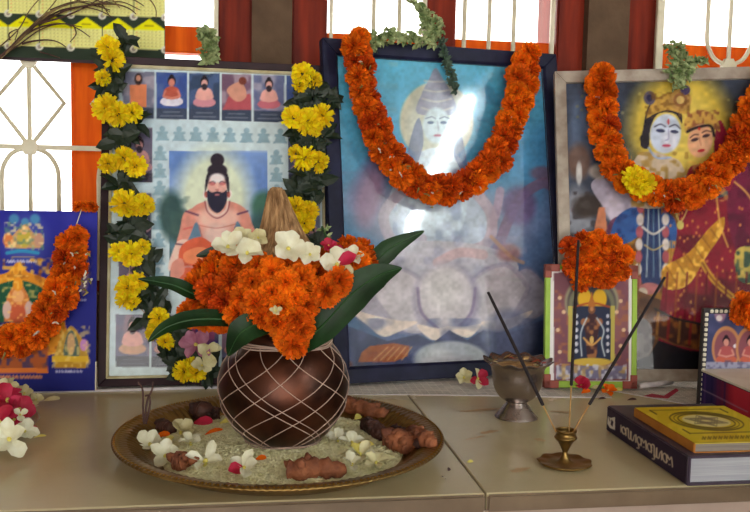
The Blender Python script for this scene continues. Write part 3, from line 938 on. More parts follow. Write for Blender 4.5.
# ---------------- couple picture in worn white frame
coup, e = framed(COUP, 'framed_picture', 'worn whitish framed print of a crowned couple in blue and crimson robes', .0165, .016, M['worn'], None, None)
A = Art(COUP, e, COUP.w - e, e, COUP.h - e, 235, 290, (66, 74, 90), off=-.009)
A.blot(22, (84, 96, 116), .7, .5, 1).blot(9, (46, 52, 62), .6, .5, 2)
A.ell(584, 130, 14, 40, (112, 130, 158), soft=.6, a=.9).ell(580, 160, 12, 18, (130, 96, 76), soft=.5, a=.7).ell(580, 172, 3, 12, (206, 206, 206), soft=.4)
A.ell(578, 216, 16, 30, (146, 150, 160), soft=.5).blot(6, (66, 62, 66), .8, .5, 4, (565, 190, 606, 250)).ell(590, 205, 16, 12, (62, 54, 50), soft=.5, a=.8)
for k in range(30):
    A.ell(random.uniform(570, 790), random.uniform(85, 130), 1.6, 1.6, (150, 150, 120), a=.6)
A.ell(682, 126, 52, 56, (196, 172, 78), soft=.4).ell(682, 128, 38, 42, (214, 196, 112), soft=.6, a=.7)
# cow and attendants at the left
A.poly([(592, 184), (606, 174), (620, 186), (634, 190), (640, 178), (650, 190), (644, 206), (632, 222), (616, 224), (606, 208)], (176, 170, 186), .95, True).ell(614, 206, 10, 12, (200, 192, 206), soft=.6)
A.ell(600, 170, 10, 8, (190, 180, 170), soft=.4, a=.8).poly([(600, 206), (606, 206), (610, 246), (592, 246)], (190, 130, 100)).poly([(610, 222), (628, 218), (624, 262), (604, 262)], (104, 60, 84), .9, True)
# his robe
A.ptex([(612, 246), (630, 220), (650, 208), (668, 208), (684, 226), (686, 300), (674, 352), (650, 368), (604, 368), (598, 330), (606, 280)], (150, 112, 50), (112, 78, 42), 8, 41)
A.ptex([(618, 216), (634, 206), (644, 212), (640, 234), (622, 244), (612, 236)], (56, 96, 152), (40, 70, 122), 5, 42).ptex([(664, 212), (676, 218), (679, 244), (667, 244)], (56, 94, 150), (40, 66, 116), 5, 43)
A.poly([(647, 204), (662, 204), (665, 282), (643, 282)], (44, 62, 100), 1, True)
for x0 in (642, 667):
    for k in range(7):
        y = 206 + k * 12.5
        A.ell(x0 + k * (-.5 if x0 < 650 else .1), y, 3.6, 6.2, (204, 196, 190) if k % 2 else (164, 92, 100), soft=.3)
A.line([(650, 206), (648, 276)], 1.4, (170, 186, 192)).line([(655, 206), (655, 276)], 1.2, (110, 140, 160)).line([(660, 206), (662, 276)], 1.4, (170, 186, 192)).line([(644, 226), (655, 233), (666, 226)], 2.4, (206, 202, 196), 1, True).line([(646, 244), (655, 249), (665, 244)], 1.6, (190, 170, 120), 1, True)
A.ell(651, 288, 11, 6, (170, 112, 112)).ell(644, 292, 5, 5, (186, 176, 160))
for k in range(5):
    A.line([(612 + k * 7, 262), (604 + k * 9, 320), (606 + k * 9, 362)], 1.6, (104, 72, 38), .8, True)
    A.line([(672 + k * 2.4, 240), (668 + k * 3, 300), (660 + k * 3, 350)], 1.4, (186, 150, 76), .8, True)
A.ptex([(596, 300), (640, 290), (664, 300), (664, 370), (596, 372)], (84, 58, 44), (108, 76, 52), 7, 44, smooth=False)
A.ptex([(644, 318), (656, 334), (652, 352), (640, 364), (622, 366), (630, 346)], (116, 108, 106), (84, 76, 76), 6, 45)
# her robe
A.ptex([(684, 206), (708, 200), (740, 190), (770, 170), (800, 190), (810, 280), (806, 350), (700, 352), (662, 346), (664, 290), (676, 250)], (132, 34, 56), (98, 24, 46), 15, 51)
A.ptex([(730, 190), (770, 150), (806, 200), (800, 290), (744, 262)], (112, 36, 68), (90, 28, 58), 12, 52)
for k in range(150):
    x, y = random.uniform(672, 805), random.uniform(204, 340)
    A.ell(x, y, 1.1, 1.7, (202, 136, 78), a=.8)
A.ptex([(664, 268), (690, 252), (712, 226), (726, 216), (724, 232), (708, 256), (690, 284), (668, 288)], (176, 130, 50), (222, 182, 88), 4, 53)
for k in range(6):
    A.line([(668 + 9 * k, 266 - 7.5 * k), (678 + 9 * k, 282 - 8 * k)], 1.2, (120, 80, 36), .8)
A.line([(704, 262), (716, 280), (734, 296)], 6, (196, 152, 62), 1, True).line([(704, 262), (716, 280), (734, 296)], 2, (120, 70, 44), .8, True).line([(718, 190), (722, 222), (730, 246)], 2, (206, 166, 90), .9, True).line([(736, 180), (752, 196), (766, 230)], 2, (206, 166, 90), .9, True)
A.ell(682, 224, 3.5, 4.5, (190, 180, 110)).line([(676, 206), (682, 221), (690, 206)], 1.4, (206, 190, 120), 1, True)
A.ptex([(738, 250), (756, 246), (764, 262), (756, 282), (740, 278)], (66, 88, 76), (190, 170, 96), 4, 56)
for k in range(12):
    x = 664 + k * 10
    A.line([(x + 5, 272), (x + 1, 344)], 2.2, (150, 84, 44) if k % 2 else (96, 22, 40), .75)
A.ptex([(656, 308), (676, 318), (704, 324), (750, 324), (806, 318), (806, 346), (750, 352), (704, 350), (676, 344), (654, 334)], (72, 46, 40), (132, 84, 46), 6, 58, smooth=False, th=.5)
for k in range(12):
    A.line([(660 + 11 * k, 312 + 2.4 * min(k, 5)), (658 + 11 * k, 338 + 2.0 * min(k, 5))], 3, (140, 40, 44) if k % 2 else (176, 126, 60), .65)
A.line([(656, 308), (676, 318), (704, 324), (750, 324), (806, 318)], 2.4, (46, 44, 44)).line([(654, 334), (676, 344), (704, 350), (750, 352), (806, 346)], 2, (120, 80, 50), .9)
# bottom ground
A.poly([(560, 362), (622, 366), (650, 356), (660, 340), (690, 350), (740, 354), (820, 346), (820, 400), (560, 400)], (36, 32, 38), .94)
A.blot(14, (58, 52, 54), .5, .5, 59, (560, 362, 820, 400))
# shoulders, jewellery
A.poly([(636, 158), (648, 150), (668, 154), (684, 164), (688, 200), (640, 206), (632, 180)], (196, 180, 160), 1, True).blot(4, (160, 130, 70), .8, .5, 61, (632, 150, 690, 206))
A.poly([(690, 168), (706, 162), (722, 160), (730, 186), (700, 204), (688, 200)], (140, 50, 60), 1, True).blot(4, (206, 170, 90), .6, .55, 62, (688, 160, 730, 200))
A.poly([(722, 118), (732, 140), (738, 170), (730, 190), (718, 170), (716, 140)], (140, 40, 66), 1, True)
# heads
A.poly([(644, 128), (650, 104), (664, 96), (680, 102), (684, 122), (676, 112), (660, 112), (652, 126), (650, 146), (642, 144)], (48, 44, 56), 1, True)
A.poly([(648, 116), (654, 100), (664, 94), (678, 90), (690, 96), (688, 112), (670, 108), (656, 112)], (190, 156, 84), 1, True)
A.ell(682, 98, 11, 11, (176, 140, 86)).ell(682, 98, 7, 7, (140, 100, 70)).ell(682, 98, 4, 4, (206, 180, 120)).ell(651, 96, 6, 7, (96, 90, 110)).ell(651, 96, 3, 3.6, (50, 50, 80)).ell(687, 88, 5, 5, (76, 66, 100))
A.blot(3, (120, 86, 46), .7, .5, 64, (646, 90, 692, 116))
A.ell(667, 132, 15.5, 20, (198, 206, 222), rot=.15, soft=.1).ell(672, 138, 8, 10, (216, 214, 224), soft=.8, a=.7)
A.ell(662, 129, 4.6, 2, (60, 64, 96), rot=.1).ell(676, 130, 4.2, 1.8, (60, 64, 96), rot=.1).line([(656, 125), (662, 122.5), (667, 125)], 1.4, (60, 56, 80), 1, True).line([(671, 125), (677, 123), (682, 127)], 1.4, (60, 56, 80), 1, True)
A.line([(670, 128), (670, 137), (667, 138.5)], 1.2, (150, 150, 180), 1, True).ell(668, 144, 4.4, 1.6, (186, 84, 110)).ell(670, 120, 1.2, 3, (190, 60, 60))
A.ell(646, 137, 5, 5, (44, 42, 50)).line([(650, 146), (658, 156), (672, 156)], 2, (150, 170, 206), 1, True)
A.poly([(686, 120), (692, 112), (706, 108), (718, 116), (722, 130), (710, 122), (698, 124), (688, 132)], (196, 160, 90), 1, True).blot(3, (130, 80, 60), .8, .5, 66, (686, 108, 722, 128))
A.ell(702, 139, 12.5, 17, (218, 172, 140), rot=.2, soft=.1).ell(704, 145, 7, 9, (232, 190, 156), soft=.8, a=.7)
A.line([(689, 130), (698, 126), (712, 124), (716, 134)], 3, (48, 36, 44), 1, True)
A.ell(696.5, 138, 4, 1.8, (70, 50, 60), rot=-.3).ell(708, 134, 4, 1.8, (70, 50, 60), rot=-.3).line([(692, 136), (696, 133), (700, 133)], 1.3, (70, 46, 50), 1, True).line([(704, 131), (708, 129), (713, 130)], 1.3, (70, 46, 50), 1, True)
A.line([(701, 136), (703, 144)], 1.2, (186, 130, 110)).ell(703, 149, 3.8, 1.6, (190, 60, 70), rot=-.2).ell(701, 127, 1.3, 1.6, (190, 40, 40))
A.line([(693, 154), (704, 160), (716, 152)], 2, (206, 176, 100), 1, True)
A.grain(4, .08, 68)
A.build('print', M['print'], coup)

# ---------------- small shrine print in a red and lime frame
t = thing('small_picture', 'small upright shrine print with white mount, lime edges and red corners', 'picture', mw=SMAL.mat())
W, H = SMAL.w, SMAL.h
MB().box(.002, W - .002, .002, .008, .002, H - .002).build('board', M['card'], t)
cw = .0125
for (x0, x1, z0, z1) in ((0, .007, 0, H), (W - .007, W, 0, H), (.007, W - .007, 0, .009), (.007, W - .007, H - .007, H)):
    MB().box(x0, x1, -.0006, .009, z0, z1).build('frame_rail', M['limewood'], t, bevel=.0008, segs=1)
for sx in (0, 1):
    for sz in (0, 1):
        x0, z0 = (0 if sx == 0 else W - cw * 1.5), (0 if sz == 0 else H - cw * 1.4)
        for (a, b, c, d) in ((x0, x0 + cw * 1.5, 0 if sz == 0 else H - .0092, .0092 if sz == 0 else H), (0 if sx == 0 else W - .0076, .0076 if sx == 0 else W, z0, z0 + cw * 1.4)):
            MB().box(a - .0006, b + .0006, -.0014, .0094, c - .0004, d + .0004).build('frame_corner', M['redwood'], t, bevel=.0006, segs=1)
A = Art(SMAL, .006, W - .006, .008, H - .006, 88, 118, (226, 222, 222), off=-.0012)
A.rect(554, 272.5, 629, 381, (122, 84, 94)).blot(14, (146, 104, 104), .7, .5, 81, (554, 272, 629, 381)).blot(4, (160, 110, 84), .7, .55, 82, (554, 290, 629, 372))
A.ell(592, 302, 27, 27, (150, 148, 124), soft=.1).ell(592, 303, 24.5, 24.5, (84, 74, 80), soft=.1).ell(592, 304, 23, 22, (120, 120, 100), soft=.1).ell(592, 306, 19, 19, (66, 66, 74), soft=.1)
A.ell(585, 299, 7, 10, (206, 168, 60)).ell(600, 299, 7, 10, (206, 168, 60)).rect(573, 306, 611, 362, (50, 56, 76)).line([(574, 307), (592, 303), (610, 307)], 2, (160, 80, 50), 1, True)
A.rect(568.5, 306, 572.5, 362, (182, 170, 96)).rect(611, 306, 615, 362, (182, 170, 96))
A.ptex([(588, 358), (586, 336), (584, 324), (588, 316), (592, 313), (597, 316), (600, 324), (598, 336), (596, 358)], (70, 48, 52), (150, 106, 76), 4, 85)
A.ell(592, 309.5, 3.6, 4.4, (120, 84, 64)).poly([(588.5, 306), (590.5, 298), (592, 292), (593.5, 298), (595.5, 306)], (170, 110, 60), 1, True).ell(592, 309, 1.8, 2.2, (176, 130, 96))
A.ell(584, 322, 3, 3.6, (150, 106, 80)).ell(600, 322, 3, 3.6, (150, 106, 80)).line([(584, 338), (592, 345), (601, 338)], 2, (206, 160, 100), 1, True).ell(592, 340, 2, 4, (206, 176, 110))
A.line([(587, 318), (581, 334), (582, 356)], 1.5, (190, 200, 206), 1, True).line([(597, 318), (604, 330), (602, 342), (605, 356)], 1.5, (190, 200, 206), 1, True)
for k in range(6):
    A.ell(576.5, 316 + k * 7, 1.8, 2.2, (206, 206, 216)).ell(608, 316 + k * 7, 1.5, 2, (186, 186, 200))
A.ell(592, 362, 20, 4, (196, 170, 84)).rect(556, 366, 627, 379, (120, 116, 140)).blot(3, (206, 206, 216), .8, .5, 83, (556, 364, 627, 380)).blot(4, (196, 160, 90), .6, .55, 84, (556, 364, 627, 380))
for x, y in ((560, 298), (621, 301), (564, 312), (617, 312), (558, 330), (624, 330), (621, 346), (560, 352)):
    A.ell(x, y, 2, 2, (210, 180, 150))
A.build('print', M['print'], t)

# ================================================================== CALENDAR, NEWSPAPERS
CALY = GRILY - .012
cx1 = px(165, 30, CALY)
CAL = Plane(cx1 - .42, CALY, pz(50, 60, CALY), 0.0, 0.0, .42, .55)
t = thing('wall_calendar', 'yellow-green year calendar of month grids hanging before the window bars', 'calendar', mw=CAL.mat())
MB().box(0, .42, .0005, .0022, 0, .55).build('sheet', M['card'], t)
MB().box(0, .42, -.0012, .0024, -.0022, .0018).build('binding_strip', M['maroon'], t)
MB().tube([(0, .001, .552), (.42, .001, .552)], .004, 8).build('top_rod', M['blackstrip'], t)
MB().tube([(.03, .001, .552), (.21, .001, .80), (.39, .001, .552)], .001, 5).build('hanging_cord', M['thread'], t)
a0_, a1_, b0_, b1_ = 0.0, .42, 0.0, .20
A = Art(CAL, a0_, a1_, b0_, b1_, 300, 130, (58, 68, 58), off=0)
sl = .026


def month(A, u0, v0, seed):
    c1, c2, c3 = (232, 226, 96), (242, 240, 164), (222, 222, 150)
    w = 30.5
    A.poly([(u0, v0 + 9), (u0 + w / 2, v0 - 1), (u0 + w, v0 + 9.8), (u0 + w, v0 + 30), (u0, v0 + 29.2)], c2)
    A.poly([(u0, v0 + 9), (u0 + w / 2, v0 - 1), (u0 + w, v0 + 9.8), (u0 + w, v0 + 11), (u0, v0 + 10.4)], (236, 226, 40))
    A.line([(u0 + 11, v0 + 6), (u0 + 19, v0 + 6.2)], 1.6, (150, 146, 40))
    for k in range(1, 6):
        A.line([(u0, v0 + 10 + 3.5 * k), (u0 + w, v0 + 10.8 + 3.5 * k)], .6, (176, 174, 116), .6)
    for k in range(1, 8):
        A.line([(u0 + k * w / 8, v0 + 11), (u0 + k * w / 8, v0 + 29)], .5, (176, 174, 116), .5)
    r = random.Random(seed)
    for a in range(7):
        for b in range(5):
            A.ell(u0 + (a + .7) * w / 8, v0 + 12.4 + b * 3.5, .8, .8, (190, 90, 70) if a == 0 else (120, 118, 80), a=.35)
    A.ell(u0 + w + .5, v0 + 30, 4, 3.8, (226, 224, 210)).ell(u0 + w + .5, v0 + 30.4, 2, 2, (160, 150, 140))


for row in range(4):
    for k in range(-8, 5):
        u0 = 8.5 + 31.4 * k
        month(A, u0, 16.5 + (u0 - 8) * sl - 32.5 * row, k + 20 * row)
A.build('print', M['print_matt'], t)

def newspaper(name, label, pts, z, th, seed, fold=None):
    """flat folded newspaper with a wavy front edge: pts = plan outline (x,y)"""
    P = np.array(pts)
    V = [(x, y, z) for x, y in P] + [(x, y, z + th) for x, y in P]
    n = len(P)
    o = MB().add(V, [tuple(range(n))[::-1]] + [(k, (k + 1) % n, (k + 1) % n + n, k + n) for k in range(n)]).build(name, M['news_edge'])
    tag(o, label, 'newspaper')
    pl = Plane(P[:, 0].min(), P[:, 1].min(), z + th + .0001, 0, math.pi / 2, np.ptp(P[:, 0]), np.ptp(P[:, 1]))
    # printed top, clipped to the outline's bounding strip
    m = MB().add([(x, y, z + th + .0001) for x, y in P], [tuple(range(n))]).build('printed_page', M['news_print'], o)
    if fold:
        V, F = [], []
        for k, (x, y) in enumerate(fold):
            V += [(x, y - .0005, z + .0002), (x, y - .0008, z + .0022 + .0006 * math.sin(k * 1.7)), (x, y + .004, z + .0030 + .0006 * math.sin(k * 1.7)), (x, y + .011, z + .0012)]
        for k in range(len(fold) - 1):
            F += [(4 * k + j, 4 * k + 4 + j, 4 * k + 5 + j, 4 * k + 1 + j) for j in range(3)]
        MB().add(V, F).build('folded_edge', M['news_edge'], o, smooth=True)
    return o


M['news_edge'] = mat('newsprint_edge', (206, 198, 202), (228, 222, 222), scale=60, rough=.9)
m = M['news_print'] = bpy.data.materials.new('newsprint_columns')
nt, N_, L_, B_ = nodes_of(m)
tc = N_.new('ShaderNodeTexCoord')
br = N_.new('ShaderNodeTexBrick')
br.inputs['Scale'].default_value = 42
br.inputs['Color1'].default_value = rgba((120, 114, 112))
br.inputs['Color2'].default_value = rgba((200, 194, 186))
br.inputs['Mortar'].default_value = rgba((236, 230, 220))
br.inputs['Mortar Size'].default_value = .028
br.inputs['Row Height'].default_value = .11
br.inputs['Brick Width'].default_value = .8
L_.new(tc.outputs['Object'], br.inputs['Vector'])
L_.new(br.outputs['Color'], B_.inputs['Base Color'])
B_.inputs['Roughness'].default_value = .9


def edge(us, v0, v1, z=0.0, seed=1):
    r = random.Random(seed)
    return [tuple(atz(u, v0 + (v1 - v0) * (u - us[0]) / (us[-1] - us[0]) + r.uniform(-.6, .6), z)[:2]) for u in us]


e1 = edge([-60, -10, 40, 90, 140, 190, 230], 395, 389, seed=3)
newspaper('newspaper', 'folded newspaper lying under the blue poster and the sage picture', [tuple(p) for p in e1] + [(.135, 1.30), (e1[0][0], 1.30)], 0, .0010, 1, fold=e1)
e2 = edge([232, 290, 345, 400, 450, 500, 560, 612], 394, 397.5, seed=4)
e2 = [(max(x, .1365), y) for x, y in e2][1:]
newspaper('newspaper', 'printed newspaper sheet lying under the navy framed lotus picture', [tuple(p) for p in e2] + [(e2[-1][0] - .01, 1.30), (.1365, 1.30)], 0, .0010, 2)
e3 = edge([613, 640, 670, 702], 391, 407, seed=5)
o3 = newspaper('newspaper', 'newspaper sheet with red headline under the crowned couple picture', [tuple(p) for p in e3] + [(.80, 1.03), (.80, 1.2), (e3[0][0] + .004, 1.2)], 0, .0010, 3)
MB().add([(x, y, .0013) for x, y in [atz(u, v, .0034)[:2] for u, v in ((643, 394.5), (652, 392), (664, 394), (676, 386.5), (679, 389), (668, 397), (655, 396))]], [tuple(range(7))]).build('red_headline', M['redpetal'], o3)
a, b = atz(640, 386, .008), atz(672, 382, .008)
tag(MB().tube([a, a * .5 + b * .5, b], [.0035, .0038, .0032], 10).build('paper_roll', M['news_edge'], smooth=True), 'thin grey rolled paper lying before the couple picture', 'paper')

# ================================================================== FLOWERS
def petal(mb, base, d, side, nrm, L, w, cup, c, notch=.0):
    """petal of 8 verts from base along d"""
    b = np.asarray(base)
    m = b + d * L * .55 + nrm * cup * .5
    tp = b + d * L + nrm * cup
    V = [b - side * w * .18, b + side * w * .18, m - side * w * .5, m + nrm * (-w * .18), m + side * w * .5,
         tp - side * w * .42 + d * L * .02, tp - d * L * notch, tp + side * w * .42 + d * L * .02]
    mb.add(V, [(0, 1, 3), (0, 3, 2), (1, 4, 3), (2, 3, 6, 5), (3, 4, 7, 6)], c)


def pompon(seed, N, r, polar, narrow, jit, flat=1.0, shade=(.6, 1.1)):
    rr = np.random.default_rng(seed)
    mb = MB()
    for i in range(N):
        t = (i + .5) / N
        th = math.acos(1 - t * polar) + rr.normal(0, .1)
        az = i * 2.399963 + rr.normal(0, .15)
        d = np.array([math.sin(th) * math.cos(az), math.sin(th) * math.sin(az), math.cos(th) * flat])
        d /= np.linalg.norm(d)
        side = np.cross(d, rr.normal(0, 1, 3))
        tang = np.array([-math.sin(az), math.cos(az), 0])
        side = tang + .5 * rr.normal(0, 1, 3) * jit
        side -= d * (side @ d)
        side /= np.linalg.norm(side)
        n = np.cross(side, d)
        s = rr.uniform(*shade)
        g = rr.uniform(.8, 1.1)
        petal(mb, d * r * .25, d, side, n, r * rr.uniform(.62, .82), r * narrow * rr.uniform(.8, 1.25), r * rr.normal(0, .12), (s, s * g, s, 1), rr.uniform(-.05, .12))
    me = bpy.data.meshes.new('bloom')
    me.from_pydata(mb.v, [], mb.f)
    ca = me.color_attributes.new('Col', 'FLOAT_COLOR', 'POINT')
    ca.data.foreach_set('color', np.array(mb.c, np.float32).ravel())
    return me


def calyx_mesh(r):
    mb = MB()
    mb.lathe([(r * .12, -r * .75), (r * .3, -r * .55), (r * .36, -r * .2), (r * .2, 0)], 8)
    me = bpy.data.meshes.new('calyx')
    me.from_pydata(mb.v, [], mb.f)
    me.materials.append(M['calyx'])
    return me


UNIT = {}
for k, (mk, args) in {'mari': ('marigold', dict(N=130, r=1.0, polar=1.35, narrow=.32, jit=.8)),
                      'maridk': ('marigold_dk', dict(N=125, r=1.0, polar=1.4, narrow=.27, jit=1.1, shade=(.5, 1.08))),
                      'chrys': ('yellow', dict(N=64, r=1.15, polar=1.0, narrow=.27, jit=.5, flat=.7, shade=(.8, 1.1)))}.items():
    UNIT[k] = []
    for v in range(4):
        me = pompon(100 + v + len(UNIT) * 10, **args)
        me.materials.append(M[mk])
        UNIT[k].append(me)
CALYX = calyx_mesh(1.0)
nprng = np.random.default_rng(5)


def bloom(kind, name, parent, p, base, r, d, calyx=True):
    """one flower head (part of a garland) at world p, facing d"""
    o = link(name, random.choice(UNIT[kind]), parent)
    o.location = [float(x) for x in (np.asarray(p) - np.asarray(base))]
    o.rotation_mode = 'QUATERNION'
    o.rotation_quaternion = quat_to(d, random.uniform(0, 6.28))
    o.scale = (r, r, r * random.uniform(.85, 1.0))
    if calyx:
        link('calyx', CALYX, o)
    return o


def garland(name, label, pl, path, step, rpx, kinds, width, lift=.014, cat='garland', group=None, face=None, string=True, zig=True, scraps=0):
    P = smoothpath(path, 160)
    seg = np.r_[0, np.cumsum(np.linalg.norm(np.diff(P, axis=0), axis=1))]
    base = pl.hit(*path[0], lift)
    g = thing(name, label, cat, loc=base, group=group)
    n = int(seg[-1] / step)
    for i in range(n + 1):
        s = seg[-1] * i / n
        u, v = np.interp(s, seg, P[:, 0]), np.interp(s, seg, P[:, 1])
        k = min(int(np.searchsorted(seg, s)), len(P) - 2)
        tg = P[k + 1] - P[max(k - 1, 0)]
        tg = tg / (np.linalg.norm(tg) + 1e-9)
        off = (width if i % 2 else -width) * random.uniform(.5, 1.1) if zig else random.uniform(-width, width)
        u, v = u - tg[1] * off, v + tg[0] * off
        r = rpx * random.uniform(.88, 1.12) * np.linalg.norm(pl.hit(u, v) - cC) / FPX
        h = pl.hit(u, v, lift + r * .55 + random.uniform(-.003, .004))
        sidew = pl.X * (-tg[1]) * np.sign(off) - pl.Y * tg[0] * np.sign(off)
        d = pl.N + sidew * .55 + nprng.normal(0, .35, 3)
        kd = random.choice(kinds)
        bloom(kd, 'yellow_bloom' if kd == 'chrys' else 'marigold', g, h, base, r, d)
    for k in range(scraps):
        i = random.randrange(2, len(P) - 2)
        u, v = P[i] + nprng.normal(0, width * 1.1, 2)
        p = pl.hit(u, v, lift + .016 + random.uniform(0, .006)) - base
        q = p + nprng.normal(0, .0042, 3)
        MB().tube([p, (p + q) / 2 + .0008, q], [.0009, .0013, .0006], 5).build('dried_petal', M['calyx'] if k % 3 else M['bead'], g)
    if string:
        pts = [pl.hit(u, v, lift + .006) - base for u, v in P[::4]]
        MB().tube(pts, .0008, 5).build('string', M['thread'], g)
    return g, base


garland('marigold_garland', 'orange marigold garland looped across the navy framed lotus picture', BLUE,
        [(356, 38), (359, 62), (365, 90), (372, 118), (382, 145), (402, 170), (424, 186), (446, 192), (468, 183), (490, 165), (506, 138), (515, 112), (522, 86), (525, 54)],
        7.6, 11.8, ['mari', 'maridk', 'maridk'], 5.5, scraps=34)
gc, gcb = garland('marigold_garland', 'orange marigold garland with one yellow bloom on the couple picture', COUP,
        [(598, 76), (601, 98), (604, 124), (608, 148), (620, 170), (640, 184), (664, 194), (688, 193), (708, 182), (726, 166), (742, 142), (752, 112), (768, 90), (784, 68)],
        8.2, 12.6, ['mari', 'mari', 'maridk'], 5, scraps=26)
for du, dv in ((-4, -2), (5, 3), (0, 6)):
    h = COUP.hit(638 + du, 180 + dv, .045)
    bloom('chrys', 'yellow_bloom', gc, h, gcb, .0155, COUP.N + nprng.normal(0, .3, 3))
gp, gpb = garland('marigold_garland', 'frayed orange marigold garland draped over the royal blue poster', POST,
        [(73, 236), (70, 254), (66, 276), (58, 298), (46, 318), (30, 334), (10, 342), (-14, 346), (-40, 340)], 7.6, 11.5, ['mari', 'maridk', 'maridk'], 7.5, scraps=14)
h0 = POST.hit(84, 206, .004)
for du in (-5, 2, 8):
    bloom('mari', 'marigold', gp, POST.hit(84 + du, 207, .006), gpb, .0085, POST.N * .3 + np.array([du * .1, -.2, 1]))
MB().tube([POST.hit(82, 208, .008) - gpb, POST.hit(76, 226, .016) - gpb], .0007, 5).build('string', M['bead'], gp)
for k in range(26):       # dried stamens and petal scraps
    u, v = random.choice([(88, 250), (86, 280), (60, 300), (84, 290), (55, 325), (70, 265), (40, 330)])
    u, v = u + random.uniform(-6, 6), v + random.uniform(-6, 6)
    p = POST.hit(u, v, random.uniform(.02, .036)) - gpb
    q = p + nprng.normal(0, .004, 3)
    MB().tube([p, (p + q) / 2 + .001, q], [.0011, .0014, .0006], 5).build('dried_petal', M['calyx'] if k % 2 else M['bead'], gp)
garland('marigold_garland', 'short orange marigold loop hung over the small shrine print', SMAL,
        [(572, 250), (582, 244), (596, 240), (610, 246), (620, 256), (618, 270), (606, 276), (592, 272), (580, 280), (577, 268), (585, 258), (600, 258)], 7, 10.5, ['mari', 'maridk'], 4, lift=.004)

# ---------------- yellow garland of the sage picture: blooms and dark foliage down both sides
def leafblade(mb, p, d, nrm, L, w, c=None):
    p, d, nrm = (np.asarray(x, float) for x in (p, d, nrm))
    d = d / np.linalg.norm(d)
    s = np.cross(d, nrm)
    s /= np.linalg.norm(s) + 1e-9
    nrm = np.cross(s, d)
    V = [p, p + d * L * .35 - s * w * .5 + nrm * w * .15, p + d * L * .4, p + d * L * .35 + s * w * .5 + nrm * w * .15, p + d * L * .72 - s * w * .36 + nrm * w * .05, p + d * L * .75 - nrm * w * .1, p + d * L * .72 + s * w * .36 + nrm * w * .05, p + d * L - nrm * w * .3]
    mb.add(V, [(0, 1, 2), (0, 2, 3), (1, 4, 5, 2), (2, 5, 6, 3), (4, 7, 5), (5, 7, 6)], c)


def leaf_mesh(seed):
    mb = MB()
    leafblade(mb, (0, 0, 0), (1, 0, 0), (0, 0, 1), 1.0, .62)
    me = bpy.data.meshes.new('leaf')
    me.from_pydata(mb.v, [], mb.f)
    me.materials.append(M['dkleaf'])
    return me


DKLEAF = leaf_mesh(0)


def yellow_garland(label, blooms, leaves, path, up=0.0):
    base = SAINT.hit(*blooms[0][:2], .01)
    g = thing('yellow_garland', label, 'garland', loc=base, group=None)
    for u, v, r in blooms:
        rw = r * np.linalg.norm(SAINT.hit(u, v) - cC) / FPX
        bloom('chrys', 'yellow_bloom', g, SAINT.hit(u, v, .014 + up + rw * .3), base, rw, SAINT.N + nprng.normal(0, .3, 3))
    for u, v, n, sp in leaves:
        for k in range(int(n * 1.5)):
            uu, vv = u + random.uniform(-sp, sp), v + random.uniform(-sp, sp)
            o = link('leaf', DKLEAF, g)
            p = SAINT.hit(uu, vv, random.uniform(.004, .014) + up) - base
            q = random.uniform(0, 6.28)
            d = SAINT.X * math.cos(q) + SAINT.Y * math.sin(q) + SAINT.N * random.uniform(.0, .5)
            x = Vector(d).normalized()
            z = Vector(SAINT.N + nprng.normal(0, .35, 3))
            y = z.cross(x).normalized()
            z = x.cross(y)
            L = random.uniform(.018, .030)
            o.matrix_local = Matrix(((x[0] * L, y[0] * L, z[0] * L, p[0]), (x[1] * L, y[1] * L, z[1] * L, p[1]), (x[2] * L, y[2] * L, z[2] * L, p[2]), (0, 0, 0, 1)))
    MB().tube([SAINT.hit(u, v, .008) - base for u, v in smoothpath(path, 40)], .0007, 5).build('string', M['thread'], g)
    return g


yellow_garland('yellow chrysanthemum garland with dark leaves down the side nearer the poster',
               [(108, 48, 10), (112, 60, 11), (103, 78, 7), (107, 108, 12), (118, 114, 11), (133, 113, 9), (108, 164, 9), (124, 158, 11), (135, 166, 10), (125, 204, 13), (143, 205, 10), (133, 210, 9), (119, 252, 9), (131, 254, 11), (143, 247, 7),
                (128, 288, 11), (138, 282, 9), (126, 299, 9), (134, 304, 7), (159, 318, 9), (155, 328, 7), (165, 342, 8), (152, 334, 6), (184, 371, 10), (196, 373, 9), (190, 366, 8)],
               [(124, 42, 6, 5), (112, 72, 6, 5), (110, 90, 10, 7), (128, 130, 10, 8), (118, 142, 6, 6), (124, 182, 10, 8), (132, 228, 10, 8), (122, 240, 5, 5), (142, 262, 8, 6), (146, 294, 12, 9), (160, 302, 8, 8), (150, 312, 8, 7), (172, 330, 8, 7), (178, 350, 12, 8), (180, 364, 10, 7), (205, 368, 10, 6), (170, 360, 5, 5)],
               [(112, 45), (108, 100), (122, 150), (132, 205), (130, 255), (132, 295), (160, 330), (180, 360), (196, 378)])
yellow_garland('yellow chrysanthemum garland with dark leaves down the side nearer the navy frame',
               [(303, 74, 10), (313, 80, 8), (299, 86, 7), (294, 118, 11), (308, 122, 12), (322, 116, 11), (314, 128, 8), (304, 158, 12), (318, 162, 10), (296, 154, 8), (296, 208, 11), (308, 212, 10), (304, 222, 10), (294, 218, 8)],
               [(306, 98, 16, 8), (318, 98, 10, 8), (328, 102, 6, 5), (300, 134, 12, 8), (316, 140, 12, 8), (306, 142, 8, 6), (306, 178, 12, 8), (300, 190, 12, 8), (316, 186, 6, 6), (308, 240, 8, 8), (316, 246, 6, 6)],
               [(306, 70), (310, 110), (308, 160), (304, 210), (312, 250)], up=.016)
# withered mauve and cream blossoms at the foot of the first garland
M['cream'] = mat('cream_petals', (206, 196, 142), (232, 226, 184), scale=80, rough=.6, trans=.15)


